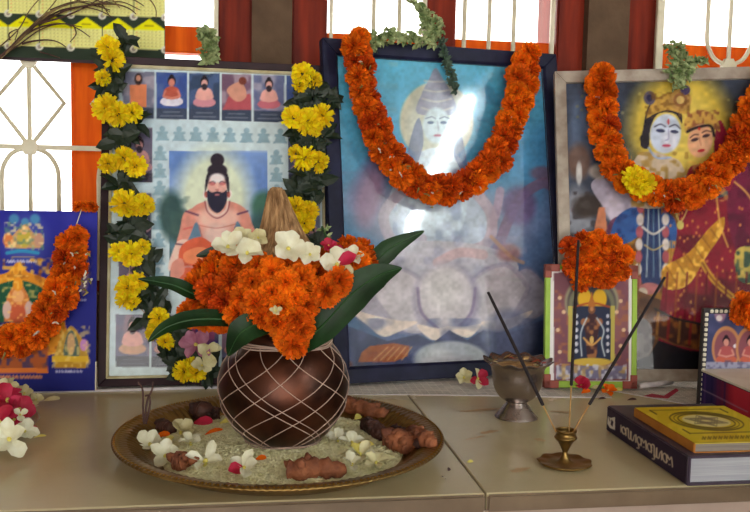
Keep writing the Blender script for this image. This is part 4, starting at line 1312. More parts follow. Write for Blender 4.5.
def blossom(name, label, cat, p, d, r, mpet, n=5, wid=.75, cup=.25, throat='yellowthroat', group=None, seed=0, tagit=True, parent=None, base=(0, 0, 0), droop=0.0):
    """open flower with broad petals (each petal a part) and a throat"""
    rr = np.random.default_rng(seed + 900)
    if parent is None:
        t = thing(name, label, cat, group=group)
        t.location = [float(x) for x in p]
    else:
        t = bpy.data.objects.new(name, None)
        COL.objects.link(t)
        t.parent = parent
        t.location = [float(x) for x in np.asarray(p) - np.asarray(base)]
    t.rotation_mode = 'QUATERNION'
    t.rotation_quaternion = quat_to(d, rr.uniform(0, 6.28))
    for k in range(n):
        az = 2 * math.pi * k / n + rr.normal(0, .12)
        dd = np.array([math.cos(az), math.sin(az), rr.normal(.25, .2)])
        dd /= np.linalg.norm(dd)
        s = np.array([-math.sin(az), math.cos(az), rr.normal(0, .25)])
        s /= np.linalg.norm(s)
        nn = np.cross(dd, s)
        mb = MB()
        L, w = r * rr.uniform(.85, 1.12), r * wid * rr.uniform(.85, 1.15)
        rows = [(0, .18), (.25, .55), (.55, 1.0), (.82, .9), (1.0, .35)]
        V, F = [], []
        for a, ww in rows:
            z = cup * r * math.sin(a * 1.9) - droop * r * a * a
            for q in (-1, -.5, 0, .5, 1):
                V.append(dd * L * (a - .06 * q * q) + s * w * .5 * ww * q + nn * (z + .12 * r * q * q * ww + rr.normal(0, .02) * r))
        for a in range(4):
            for b in range(4):
                F.append((a * 5 + b, a * 5 + b + 1, a * 5 + b + 6, a * 5 + b + 5))
        mb.add(V, F).build('petal', mpet if not isinstance(mpet, list) else mpet[k % len(mpet)], t, smooth=True)
    MB().lathe([(0, r * .28), (r * .08, r * .24), (r * .12, r * .1), (r * .1, -r * .15), (r * .04, -r * .2)], 8).build('throat', M[throat], t, smooth=True)
    return t


blossom('blossom', 'withered mauve blossom at the foot of the sage picture', 'flower', SAINT.hit(196, 345, .03), SAINT.N + [-.2, 0, .3], .022, M['pinkpetal'], seed=1)
blossom('blossom', 'withered cream blossom below the mauve one at the sage picture', 'flower', SAINT.hit(208, 352, .034), SAINT.N + [.2, 0, -.2], .021, M['cream'], seed=2)
blossom('blossom', 'small cream blossom beside the lowest yellow bloom', 'flower', SAINT.hit(202, 366, .026), SAINT.N + [0, 0, .4], .014, M['cream'], seed=3)

# ---------------- green herb sprigs on the frames
def herb(name, label, pts, spread, n, leafL, seed, mk='herb'):
    """sprig: stems and leaf clusters along a 3d path"""
    r = random.Random(seed)
    P = [np.asarray(p) for p in pts]
    base = P[0]
    t = thing(name, label, 'herb sprig', loc=base)
    path = smoothpath([p - base for p in P], 24)
    MB().tube(path, .0012, 5).build('stem', M['leafrib'], t)
    for k in range(n):
        p = path[int(len(path) * (k + r.random()) / n) % len(path)] + np.array([r.gauss(0, spread) for _ in range(3)])
        mb = MB()
        d = np.array([r.gauss(0, 1), r.gauss(-.3, .6), r.gauss(.2, .8)])
        nr = np.array([r.gauss(0, .5), -1, r.gauss(.4, .5)])
        for j in range(3):
            leafblade(mb, p, d + np.array([r.gauss(0, .7) for _ in range(3)]), nr + np.array([r.gauss(0, .4) for _ in range(3)]), leafL * r.uniform(.7, 1.2), leafL * .55)
        mb.build('leaf_cluster', M[mk], t)
    return t


herb('herb_sprig', 'green herb sprig tucked on top of the sage picture frame', [SAINT.hit(209, 58, .006), SAINT.hit(211, 46, .006), SAINT.hit(206, 32, .004)], .0048, 80, .012, 3)
herb('herb_sprig', 'green herb sprig tucked on top of the worn white frame', [COUP.hit(678, 82, .008), COUP.hit(676, 68, .010), COUP.hit(681, 56, .008), COUP.hit(670, 48, .006)], .005, 80, .012, 4)
herb('herb_sprig', 'green herb tip leaning sideways on the worn white frame', [COUP.hit(684, 70, .009), COUP.hit(692, 62, .009), COUP.hit(703, 62, .008)], .0026, 26, .011, 5)
herb('herb_string', 'string of dried green herb lying along the navy frame top', [BLUE.hit(369, 46, .012), BLUE.hit(374, 40, .010), BLUE.hit(388, 36, .008), BLUE.hit(402, 38, .009), BLUE.hit(418, 40, .009), BLUE.hit(434, 41, .009)], .003, 90, .012, 6)
herb('herb_string', 'green herb tuft rising above the navy frame into the window', [BLUE.hit(436, 40, .007), BLUE.hit(428, 28, .004), BLUE.hit(424, 14, .002), BLUE.hit(416, 2, .002)], .0034, 60, .012, 7)
herb('herb_string', 'green herb tip standing beside the taller tuft on the navy frame', [BLUE.hit(434, 42, .009), BLUE.hit(437, 30, .008), BLUE.hit(440, 20, .006)], .003, 26, .010, 8)
herb('herb_string', 'dark green herb strand hanging from the navy frame top before the halo', [BLUE.hit(440, 40, .008), BLUE.hit(444, 56, .008), BLUE.hit(450, 72, .006), BLUE.hit(455, 90, .004)], .002, 50, .009, 9, 'herb_dk')

# ---------------- dry grass spray over the calendar
t = thing('dry_grass_spray', 'dry brown grass spray arching across the calendar', 'dried grass', loc=aty(-4, 62, CALY - .006))
gb = aty(-4, 62, CALY - .006)
GY = CALY - .010
strands = [[(-4, 62), (12, 48), (32, 27), (50, 8), (62, -8)], [(-4, 60), (20, 40), (40, 22), (62, 10), (85, 6), (108, 2)], [(0, 57), (24, 36), (44, 26), (66, 24), (80, 30), (90, 37)], [(4, 54), (26, 34), (52, 12), (80, 0), (104, -6)],
           [(10, 48), (30, 28), (54, 16), (76, 7), (98, 10), (114, 18)], [(22, 44), (34, 41), (48, 40), (58, 42), (66, 47)], [(30, 28), (46, 14), (70, 4), (90, 2), (110, 12)], [(36, 24), (60, 18), (84, 8), (106, -4), (126, -4)], [(60, 12), (84, 6), (112, 4), (128, 8), (136, 14)],
           [(90, -6), (100, 2), (106, 10), (110, 17)], [(84, -6), (102, 2), (122, 2), (140, 10)], [(118, -6), (134, 0), (144, 6)], [(146, -4), (152, 2), (156, 10), (156, 18)], [(10, 40), (9, 34), (13, 31), (18, 30), (15, 40)], [(74, 26), (76, 34), (70, 42)],
           [(-4, 50), (18, 30), (30, 10), (44, -6)], [(2, 56), (20, 44), (40, 30), (60, 24), (82, 27)], [(40, 52), (48, 54), (60, 58)], [(96, -8), (110, -2), (120, 8)], [(50, 10), (74, 2), (96, 6), (110, 10)], [(66, -6), (90, 4), (118, -2)]]
for k, st in enumerate(strands):
    P = [aty(u, v, GY - .006 * math.sin(k * 2.1 + i) - .004) - gb for i, (u, v) in enumerate(st)]
    P = smoothpath(P, 24)
    MB().tube(P, list(np.linspace(.0016 if k < 9 else .0011, .0006, len(P))), 5).build('grass_strand', M['straw'] if k % 3 == 0 else M['twig'], t)

# ================================================================== BRASS PLATE AND WHAT LIES ON IT
PC = np.array([.0527, .8944, 0])
plate = thing('brass_plate', 'large round brass plate with fluted rim below the copper pot', 'plate', loc=PC)
prof = [(0, .0035), (.10, .0035), (.122, .0040), (.1285, .0055), (.133, .0085), (.138, .0125), (.143, .0165), (.147, .0188), (.151, .0196), (.155, .0200), (.159, .0212), (.163, .0212), (.1652, .0200), (.1650, .0186), (.160, .0178), (.150, .0150), (.140, .0080), (.130, .0020), (.122, .0002), (0, .0002)]

prof_plate = list(prof)


def flute(i, r, z, q):
    if 4 <= i <= 6:
        k = .5 + .5 * math.cos(q * 112)
        return r + .0020 * k, z - .0018 * k
    if 9 <= i <= 11:
        return r, z + .0005 * math.cos(q * 150)
    return r, z


MB().lathe(prof[1:-1], 896, flute).build('dish', M['brass'], plate, smooth=True)
for nm, z, flip in (('dish_floor', .0035, False), ('dish_underside', .0002, True)):
    V = [(0, 0, z)] + [((.10 if not flip else .122) * math.cos(2 * math.pi * k / 96), (.10 if not flip else .122) * math.sin(2 * math.pi * k / 96), z) for k in range(96)]
    MB().add(V, [(0, k + 1, (k + 1) % 96 + 1) if not flip else (0, (k + 1) % 96 + 1, k + 1) for k in range(96)]).build(nm, M['brass'], plate)
# beaded line along the rim
mb = MB()
for k in range(280):
    q = 2 * math.pi * k / 280
    c = np.array([.1625 * math.cos(q), .1625 * math.sin(q), .0212])
    V = [c + np.array(d) * .00125 for d in ((1, 0, 0), (0, 1, 0), (-1, 0, 0), (0, -1, 0), (0, 0, 1))]
    mb.add(V, [(0, 1, 4), (1, 2, 4), (2, 3, 4), (3, 0, 4)])
o = mb.build('rim_beading', M['brass_b'], plate)
o['kind'] = 'stuff'


def vnoise(x, y, sc, seed):
    r = np.random.default_rng(seed).random((48, 48))
    x, y = x / sc + 10, y / sc + 10
    ix, iy = int(math.floor(x)), int(math.floor(y))
    fx, fy = x - ix, y - iy
    fx, fy = fx * fx * (3 - 2 * fx), fy * fy * (3 - 2 * fy)
    g = lambda a, b: r[a % 48, b % 48]
    return (g(ix, iy) * (1 - fx) + g(ix + 1, iy) * fx) * (1 - fy) + (g(ix, iy + 1) * (1 - fx) + g(ix + 1, iy + 1) * fx) * fy


_N = {k: np.random.default_rng(k).random((48, 48)) for k in (1, 2)}


def ricez(x, y):
    """height of the rice bed at plate-relative x, y"""
    q = math.atan2(y, x)
    R = .127 + .004 * math.sin(3 * q + 1) + .003 * math.sin(7 * q)
    r = math.hypot(x, y)
    t = max(0.0, 1 - (r / R) ** 2)
    return .0042 + .0105 * t ** .5


mb = MB()
V, F = [], []
nr, na = 34, 120
for i in range(nr + 1):
    for j in range(na):
        q = 2 * math.pi * j / na
        R = (.127 + .004 * math.sin(3 * q + 1) + .003 * math.sin(7 * q)) * .999
        r = R * i / nr
        x, y = r * math.cos(q), r * math.sin(q)
        V.append((x, y, ricez(x, y) + (RNG.normal(0, .0006) if 0 < i < nr else 0)))
for i in range(nr):
    for j in range(na):
        F.append((i * na + j, (i + 1) * na + j, (i + 1) * na + (j + 1) % na, i * na + (j + 1) % na))
mb.add(V, F)
rr = random.Random(4)
for k in range(6500):
    q, r = rr.uniform(0, 2 * math.pi), .124 * math.sqrt(rr.random())
    x, y = r * math.cos(q), r * math.sin(q)
    c = np.array([x, y, ricez(x, y) + rr.uniform(.0004, .0011)])
    a = rr.uniform(0, math.pi)
    d = np.array([math.cos(a), math.sin(a), rr.uniform(-.3, .3)])
    s = np.array([-math.sin(a), math.cos(a), 0])
    mb.add([c + d * .0021, c + s * .0008, c - d * .0021, c - s * .0008, c + np.array([0, 0, .0008])], [(0, 1, 4), (1, 2, 4), (2, 3, 4), (3, 0, 4)])
rice = mb.build('rice_bed', M['rice'], loc=PC)
tag(rice, 'bed of pale yellow rice spread on the brass plate', 'rice', kind='stuff')


def platez(r):
    return float(np.interp(r, [p[0] for p in prof_plate[:10]], [p[1] for p in prof_plate[:10]]))


def on_plate(u, v, lift=.0):
    z = .012
    for _ in range(6):
        p = atz(u, v, z)
        z = max(ricez(p[0] - PC[0], p[1] - PC[1]), platez(math.hypot(p[0] - PC[0], p[1] - PC[1]))) + lift
    return atz(u, v, z)


def rhizome(name, label, pts, radii, mk, seed, knobs=6, z=None):
    """knobbly dried root along pixel points on the plate"""
    rr = np.random.default_rng(seed)
    P = [on_plate(u, v, r * .8) for (u, v), r in zip(pts, radii)]
    base = P[0].copy()
    base[2] -= radii[0]
    path = smoothpath([p - base for p in P], 26)
    rad = np.interp(np.linspace(0, 1, len(path)), np.linspace(0, 1, len(radii)), radii)
    rad = rad * (1 + .12 * np.sin(np.arange(len(path)) * 1.3) + rr.normal(0, .05, len(path)))
    rad[0] *= .45
    rad[-1] *= .4
    mb = MB()
    mb.tube(path, list(rad), 12)
    mb.v = [tuple(np.array(v) + rr.normal(0, .0005, 3)) for v in mb.v]
    t = mb.build(name, M[mk], smooth=True, loc=base)
    tag(t, label, 'root')
    for k in range(knobs):
        i = rr.integers(2, len(path) - 2)
        q = rr.uniform(0, 6.28)
        d = np.array([math.cos(q), math.sin(q) * .7, abs(rr.normal(.5, .3))])
        d /= np.linalg.norm(d)
        p = path[i] + d * rad[i] * .6
        MB().tube([p, p + d * rad[i] * .5, p + d * rad[i] * rr.uniform(.7, 1.1)], [rad[i] * .5, rad[i] * .42, rad[i] * .12], 8).build('root_knob', M[mk], t, smooth=True)
    return t


rhizome('turmeric_root', 'plump reddish turmeric root at the plate rim in front of the pot', [(288, 470), (300, 470), (316, 468), (332, 469), (345, 472)], [.008, .0095, .009, .009, .005], 'root', 1, 8)
rhizome('turmeric_root', 'long orange-brown turmeric root behind the pot side', [(340, 406), (356, 407), (372, 411), (388, 416)], [.008, .009, .0085, .006], 'root', 2, 7)
rhizome('turmeric_root', 'dark turmeric root leaning into the rice beside the long root', [(366, 424), (376, 430), (384, 437)], [.008, .0085, .006], 'root_dk', 3, 5)
rhizome('turmeric_root', 'lumpy brown turmeric root with many knobs among the dark ones', [(388, 438), (399, 441), (410, 447)], [.009, .012, .008], 'root', 4, 10)
rhizome('turmeric_root', 'slim dark turmeric root under the lumpy one', [(392, 430), (408, 436), (420, 444)], [.006, .007, .005], 'root_dk', 5, 6)
rhizome('turmeric_root', 'pointed brown turmeric root against the fluted rim', [(412, 432), (424, 438), (434, 444)], [.007, .008, .005], 'root', 6, 4)
rhizome('dried_date', 'dark wrinkled dried date by the fluted rim behind red petal', [(196, 410), (205, 411), (213, 413)], [.008, .0095, .006], 'root_dk', 7, 8)
rhizome('dried_date', 'dark dried date touching the pot side of the other date', [(212, 415), (219, 414)], [.007, .007], 'root_dk', 8, 5)
rhizome('dried_date', 'dark dried date lying beside the standing twigs', [(155, 426), (164, 427), (172, 430)], [.006, .008, .006], 'root_dk', 9, 4)
rhizome('dried_date', 'round brown dried nut at the plate rim among white petals', [(177, 461), (186, 462)], [.0085, .0085], 'root', 10, 8)

# loose white flowers, petals on the rice
def put_blossom(u, v, r, label, seed, mk='whitepetal', n=5, wid=.7, tilt=(0, 0, 0), name='white_flower', lift=.004, cat='flower', group=None, mpet=None):
    r *= 1.3
    p = on_plate(u, v, lift)
    return blossom(name, label, cat, p, np.array([0, -.35, 1]) + np.array(tilt), r, mpet or M[mk], n=n, wid=wid, seed=seed, group=group)


G = 'white flowers scattered on the plate'
put_blossom(151, 446, .014, 'white flower at the plate rim beside the dark date', 11, tilt=(-.4, -.3, 0), group=G)
put_blossom(165, 457, .013, 'white flower with yellow tube next to the brown nut', 12, tilt=(.3, -.5, 0), group=G)
put_blossom(181, 432, .012, 'cream flower with round petals beside the red petal', 13, mk='cream', tilt=(.4, -.2, 0), group=G)
put_blossom(191, 443, .011, 'small white flower on the rice behind the brown nut', 14, group=G)
put_blossom(205, 463, .016, 'long-petalled white flower lying at the front plate rim', 15, n=4, wid=.5, tilt=(.2, -.2, 0), group=G)
put_blossom(244, 469, .013, 'white flower with a crimson petal at the front rim', 16, tilt=(0, -.5, 0), group=G, mpet=[M['whitepetal'], M['whitepetal'], M['redpetal'], M['whitepetal'], M['whitepetal']])
put_blossom(338, 440, .010, 'white flower on the rice just beside the pot', 17, group=G)
put_blossom(352, 444, .011, 'pale white flower between pot and lumpy root', 18, n=4, group=G)
put_blossom(360, 456, .012, 'white flower with yellow petals near the plate front rim', 19, group=G, mpet=[M['whitepetal'], M['cream'], M['yellowthroat']])
put_blossom(376, 464, .010, 'small cream flower at the rim below the lumpy root', 20, mk='cream', group=G)
put_blossom(352, 466, .010, 'white petal cluster beside the plump front root', 21, n=4, group=G)


def loose_petal(u, v, L, w, rot, mk, label, lift=.0025, table=False, tilt=.2):
    p = atz(u, v, lift) if table else on_plate(u, v, lift)
    d = np.array([math.cos(rot), math.sin(rot), tilt * .5])
    s = np.array([-math.sin(rot), math.cos(rot), .75])
    V, F = [], []
    for a, ww in ((0, .2), (.3, .8), (.6, 1), (.85, .75), (1, .3)):
        for q in (-1, 0, 1):
            V.append(d * L * (a - .5) + s * w * .5 * ww * q + (np.array([0, 0, w * .38]) if w > .0035 else 0) + np.array([0, 0, .12 * w * q * q + .1 * L * math.sin(a * 3)]))
    for a in range(4):
        for b in range(2):
            F.append((a * 3 + b, a * 3 + b + 1, a * 3 + b + 4, a * 3 + b + 3))
    o = MB().add(V, F).build('loose_petal', M[mk], smooth=True, loc=p)
    return tag(o, label, 'petal')


loose_petal(203, 427, .020, .010, -.2, 'redpetal', 'crimson petal lying between the dark dates and the rice')
loose_petal(163, 438, .014, .006, .2, 'orangepetal', 'orange petal among the white flowers by the plate rim')
loose_petal(168, 444, .026, .005, 1.2, 'yellowthroat', 'long pale yellow petal crossing the white flowers')
loose_petal(230, 424, .022, .006, .3, 'yellowthroat', 'pale yellow petal on the rice near the pot')
loose_petal(214, 434, .020, .004, .5, 'orangepetal', 'thin orange petal beside the crimson petal')
loose_petal(176, 412, .024, .006, .9, 'cream', 'narrow cream petal leaning by the fluted rim')
loose_petal(261, 461, .010, .005, .1, 'orangepetal', 'small brownish orange petal on rice in front of the pot')
loose_petal(358, 420, .012, .006, .8, 'yellowthroat', 'yellow petal beside the dark turmeric root')
loose_petal(365, 447, .018, .005, -.5, 'yellowthroat', 'pale yellow petal between white flowers and lumpy root')
loose_petal(384, 462, .020, .005, .1, 'cream', 'cream petal at the rim near the lumpy root')
for k, (u, v) in enumerate(((470, 462), (449, 470), (444, 478))):
    loose_petal(u, v, .006, .003, k, 'yellowthroat' if k == 0 else 'twig', ['tiny yellow petal on the stone shelf near the joint', 'tiny dark petal scrap on the shelf beside the plate', 'dark crumb of petal on the shelf right of the plate rim'][k].replace(' right of', ' off'), .0012, True)

# standing dry twigs behind the plate rim
tb_ = atz(144, 423, .02)
t = thing('dry_twig_pair', 'thin dark twigs standing upright at the back of the plate rim', 'twig', loc=tb_)
for pts in ([(144, 424), (143, 408), (143, 396), (142, 388), (138, 382)], [(145, 422), (146, 408), (148, 398), (152, 390), (153, 382)], [(146, 424), (150, 404), (149, 396), (145, 396)]):
    MB().tube(smoothpath([aty(u, v, tb_[1]) - tb_ for u, v in pts], 16), .0011, 5).build('twig', M['twig'], t)

# ================================================================== COPPER POT WITH COCONUT
KC = atz(283, 441, .0125)
KC[2] = .0128
pot = thing('copper_pot', 'round copper pot netted with white thread standing in the rice', 'pot', loc=KC)
pp = [(.0005, 0), (.026, 0), (.034, .002), (.044, .010), (.054, .022), (.0612, .036), (.0648, .052), (.0648, .064), (.0615, .078), (.0555, .090), (.0480, .099), (.0445, .104), (.0440, .109), (.0465, .116), (.0525, .122), (.0535, .1235), (.0525, .125), (.045, .119), (.041, .109), (.042, .100), (.058, .070), (.055, .035), (.03, .008), (.0005, .006)]
pc = smoothpath([(a, b, 0) for a, b in pp], 92)
MB().lathe([(max(a, .0003), b) for a, b, _ in pc], 72).build('pot_body', M['copper'], pot, smooth=True)
body = [(a, b) for a, b in pp[2:12]]
bz = [b for a, b in body]
br_ = [a for a, b in body]


def on_pot(t, phi, off=.0007):
    z = .004 + t * .0985
    r = float(np.interp(z, bz, br_)) + off
    return (r * math.cos(phi), r * math.sin(phi), z)


for s in (-1, 1):
    for k in range(11):
        p0 = 2 * math.pi * k / 11 + (.2 if s > 0 else .05) + random.uniform(-.16, .16)
        tw = random.uniform(1.7, 2.6)
        pts = []
        for i in range(27):
            t_ = i / 26
            pts.append(on_pot(t_, p0 + s * (tw * (1 - t_) ** 1.2)))
        MB().tube(pts, .00048, 5).build('thread', M['thread'], pot, smooth=True)
for z, r, n in ((.1025, .0465, 3), (.0045, .0375, 2)):
    for k in range(n):
        MB().tube([((r + .0008) * math.cos(q), (r + .0008) * math.sin(q), z + (k - 1) * .0016 + .0009 * math.sin(q * 3 + k)) for q in np.linspace(0, 2 * math.pi, 61)], .0009 if n == 3 else .0007, 5).build('thread_band', M['thread'], pot, smooth=True)


def pk(u, v, dy=0.0):
    """point at pixel u,v on the vertical plane dy in front(-) or behind(+) of the pot axis"""
    return aty(u, v, KC[1] + dy)


# coconut
coco = thing('coconut', 'brown husked coconut with pointed fibre tuft seated in the copper pot', 'coconut', loc=KC + [0, 0, .118])
zt = pk(276, 187)[2] - KC[2] - .118
xs = pk(276, 187)[0] - KC[0]
prof = [(.001, 0), (.022, .004), (.040, .02), (.050, .045), (.052, .062)]
MB().lathe(smoothpath([(a, b, 0) for a, b in prof], 16)[:, :2].tolist(), 32).build('shell', M['root'], coco, smooth=True)
zb = .058
cone = [(.048, zb - .006), (.041, zb + .003), (.034, zb + .014), (.0240, zb + .028), (.0158, zb + .046), (.0104, zb + .064), (.0078, zt - .012), (.0066, zt - .003), (.0030, zt)]
co = [(a, b) for a, b, _ in smoothpath([(a, b, 0) for a, b in cone], 32)]


def conefn(i, r, z, q):
    return r * (1 + .05 * math.cos(17 * q) + .04 * math.cos(29 * q + 2)), z


mb = MB().lathe(co, 96, conefn)
mb.v = [(x + xs * max(0, (z - zb)) / (zt - zb), y, z) for x, y, z in mb.v]
mb.build('fibre_tuft', M['husk'], coco, smooth=True)
rr = random.Random(8)
fb = MB()
for k in range(170):
    q = rr.uniform(0, 6.283)
    z0, z1 = rr.uniform(zb - .006, zb + .02), rr.uniform(zb + .04, zt)
    P = []
    for i in range(6):
        z = z0 + (z1 - z0) * i / 5
        r = np.interp(z, [c[1] for c in co], [c[0] for c in co]) + rr.uniform(.0003, .0016)
        qq = q + .1 * math.sin(i * .9 + k)
        P.append((r * math.cos(qq) + xs * max(0, z - zb) / (zt - zb), r * math.sin(qq), z))
    fb.tube(P, rr.uniform(.0004, .0009), 4)
o = fb.build('husk_fibres', M['husk'], coco)
o['kind'] = 'stuff'

# marigolds heaped around the pot mouth
gl = thing('marigold_garland', 'thick orange marigold garland heaped around the copper pot mouth', 'garland', loc=KC + [0, 0, .125])
gb = KC + [0, 0, .125]
spots = []
for (u, v, dy) in [(200, 300, -.03), (206, 316, -.03), (198, 284, -.02), (214, 270, -.03), (210, 290, -.05), (224, 302, -.06), (220, 318, -.05), (230, 282, -.06), (236, 266, -.05), (242, 298, -.07), (238, 314, -.07), (252, 282, -.07), (256, 304, -.08),
                   (258, 266, -.06), (262, 318, -.08), (272, 292, -.08), (272, 272, -.07), (286, 282, -.08), (288, 264, -.06), (282, 306, -.085), (276, 322, -.085), (294, 298, -.08), (300, 278, -.07), (304, 264, -.05), (296, 318, -.085), (306, 306, -.08), (302, 328, -.085),
                   (294, 344, -.085), (288, 340, -.08), (314, 288, -.06), (318, 272, -.04), (328, 282, -.04), (334, 268, -.03), (346, 276, -.03), (352, 262, -.02), (360, 270, -.01), (344, 256, .0), (326, 260, -.01), (332, 296, -.05), (344, 290, -.04),
                   (356, 258, -.035), (364, 262, -.025), (350, 270, -.05), (362, 250, -.01), (356, 266, -.05), (338, 282, -.08), (326, 292, -.085), (218, 262, -.01), (228, 256, .0), (348, 248, .02), (190, 314, -.02), (206, 272, -.01)]:
    spots.append((pk(u, v, dy), random.uniform(12.5, 15.5)))
for k in range(8):           # unseen far side of the ring
    q = math.pi * (k + .5) / 8
    spots.append((KC + np.array([.062 * math.cos(q), .062 * math.sin(q), .14 + .02 * (k % 2)]), 14))
for p, r in spots:
    c = KC + np.array([0, 0, .15])
    d = (p - c) * np.array([1, 1, .6])
    d = d / np.linalg.norm(d) + np.array([0, -.35, .15]) + nprng.normal(0, .25, 3)
    bloom(random.choice(['mari', 'mari', 'maridk']), 'marigold', gl, p, gb, r * 1.03e-3, d)
blossom('cream_bloom', None, None, pk(276, 311, -.105), (0, -1, .3), .006, M['cream'], parent=gl, base=gb, seed=33)


# mango leaves
def mango_leaf(label, pts, hw, face, fold=.25, mk='leaf'):
    """pts: (u, v, dy) along the midrib; hw: half widths in px"""
    P3 = smoothpath([pk(u, v, dy) for u, v, dy in pts], 24)
    base = P3[0].copy()
    H = np.interp(np.linspace(0, 1, len(P3)), np.linspace(0, 1, len(hw)), hw) * 1.02e-3
    face = np.asarray(face, float)
    V, F, rib = [], [], []
    for i, p in enumerate(P3):
        tg = P3[min(i + 1, len(P3) - 1)] - P3[max(i - 1, 0)]
        tg /= np.linalg.norm(tg)
        s = np.cross(tg, face)
        s /= np.linalg.norm(s)
        n = np.cross(s, tg)
        for q in (-1, -.6, 0, .6, 1):
            V.append(p - base + s * H[i] * q + n * H[i] * fold * (abs(q) ** 1.3 + .08 * math.sin(i * .9 + q)))
        rib.append(p - base + n * .0004)
    for i in range(len(P3) - 1):
        for j in range(4):
            F.append((i * 5 + j, i * 5 + j + 1, i * 5 + j + 6, i * 5 + j + 5))
    o = MB().add(V, F).build('mango_leaf', M[mk], smooth=True, loc=base)
    tag(o, label, 'leaf', 'mango leaves around the pot mouth')
    MB().tube(rib, list(np.linspace(.0011, .0003, len(rib))), 5).build('midrib', M['leafrib'], o)
    return o


FC = (0, -1, .35)
mango_leaf('narrow green mango leaf pointing at the yellow garland, higher of two', [(222, 302, -.02), (198, 296, -.04), (172, 285, -.05), (138, 279, -.06)], [4, 6.5, 8.5, 7, .5], (0, -.8, .75))
mango_leaf('long green mango leaf drooping toward the sage picture foot, lower of two', [(262, 326, -.05), (226, 320, -.07), (192, 320, -.08), (166, 328, -.08), (148, 342, -.08)], [6, 9, 10, 9, 6, .5], (0, -.75, .8))
mango_leaf('dark mango leaf hanging down over the pot shoulder', [(278, 322, -.05), (258, 324, -.085), (240, 334, -.088), (228, 356, -.075)], [8, 13, 12, .5], (0, -.9, .5))
mango_leaf('green mango leaf reaching highest before the lotus picture', [(330, 312, -.02), (358, 282, -.02), (388, 250, -.02), (424, 231, -.02)], [5, 10, 10.5, .8], (.2, -1, .3))
mango_leaf('broad green mango leaf below the highest one, pointing at the lotus', [(296, 348, -.06), (322, 326, -.07), (352, 294, -.07), (378, 276, -.07), (402, 268, -.07)], [8, 15, 17, 12, .5], (.15, -1, .5))
mango_leaf('dark mango leaf standing between the marigolds and broad leaf', [(306, 346, -.05), (316, 324, -.06), (326, 302, -.055), (334, 284, -.05)], [8, 14, 13, .6], (.1, -1, .2))
mango_leaf('small dark leaf behind the marigolds before the sage print', [(232, 268, .02), (216, 254, .02), (196, 256, .02)], [4, 8, .5], (0, -1, .4), mk='dkleaf')

# white flowers crowning the garland
GK = 'white flowers on the marigolds of the pot'
for i, (u, v, dy, r, lab, mp) in enumerate([
        (228, 248, -.045, .017, 'white blossom at the edge of the marigold heap before the sage', 'whitepetal'),
        (247, 254, -.055, .016, 'large white blossom on the marigolds below the coconut tuft', 'whitepetal'),
        (244, 240, -.03, .013, 'cream blossom tucked behind the large white one', 'cream'),
        (258, 238, -.03, .011, 'small cream blossom touching the coconut tuft', 'cream'),
        (288, 249, -.06, .017, 'upright white blossom leaning on the coconut tuft', 'whitepetal'),
        (310, 255, -.055, .012, 'white blossom between the tuft and the pink-hearted flower', 'whitepetal'),
        (337, 266, -.055, .019, 'white and pink blossom over the mango leaves', None),
        (352, 258, -.045, .012, 'white blossom at the marigold edge before the navy frame', 'whitepetal')]):
    blossom('white_flower', lab, 'flower', pk(u, v, dy - .012), np.array([.1 * math.sin(i * 2), -.9, .5 + .2 * math.cos(i)]), r, M[mp] if mp else [M['whitepetal'], M['whitepetal'], M['whitepetal'], M['cream'], M['redpetal']], wid=.85, seed=40 + i, group=GK)
for i, (u, v) in enumerate(((328, 246), (334, 250))):
    p = pk(u, v, -.04)
    blossom('red_flower', ['crimson bud flower beside the coconut tuft', 'crimson flower next to the bud on the marigolds'][i], 'flower', p, (.2, -.8, .6), .009, M['redpetal'], seed=60 + i)
herb('herb_sprig', 'thin pale green sprig rising behind the pot before the gilt edge', [pk(322, 252, .0), pk(326, 238, .01), pk(322, 226, .01)], .004, 8, .007, 12)

# ================================================================== SILVER CUP, INCENSE
CC = atz(516, 417, 0)
cup = thing('silver_cup', 'footed silver cup with wavy flared rim holding dry petals', 'cup', loc=CC)
cprof = [(.0005, .0005), (.0235, .0), (.0240, .0025), (.0225, .0045), (.0165, .0125), (.0125, .0175), (.0125, .0195), (.0165, .0215), (.0225, .027), (.0270, .035), (.0295, .045), (.0305, .055), (.0320, .0605), (.0360, .0650), (.0405, .0680), (.0410, .0686), (.0400, .0690), (.0350, .0668), (.0300, .0620), (.0280, .052), (.0255, .038), (.018, .028), (.0005, .026)]
cp = [(a, b) for a, b, _ in smoothpath([(a, b, 0) for a, b in cprof], 88)]


def wavy(i, r, z, q):
    k = max(0, (z - .058) / .011)
    return max(r, .0003) * (1 + .035 * k * math.cos(12 * q)), z + .0016 * k * math.cos(12 * q)


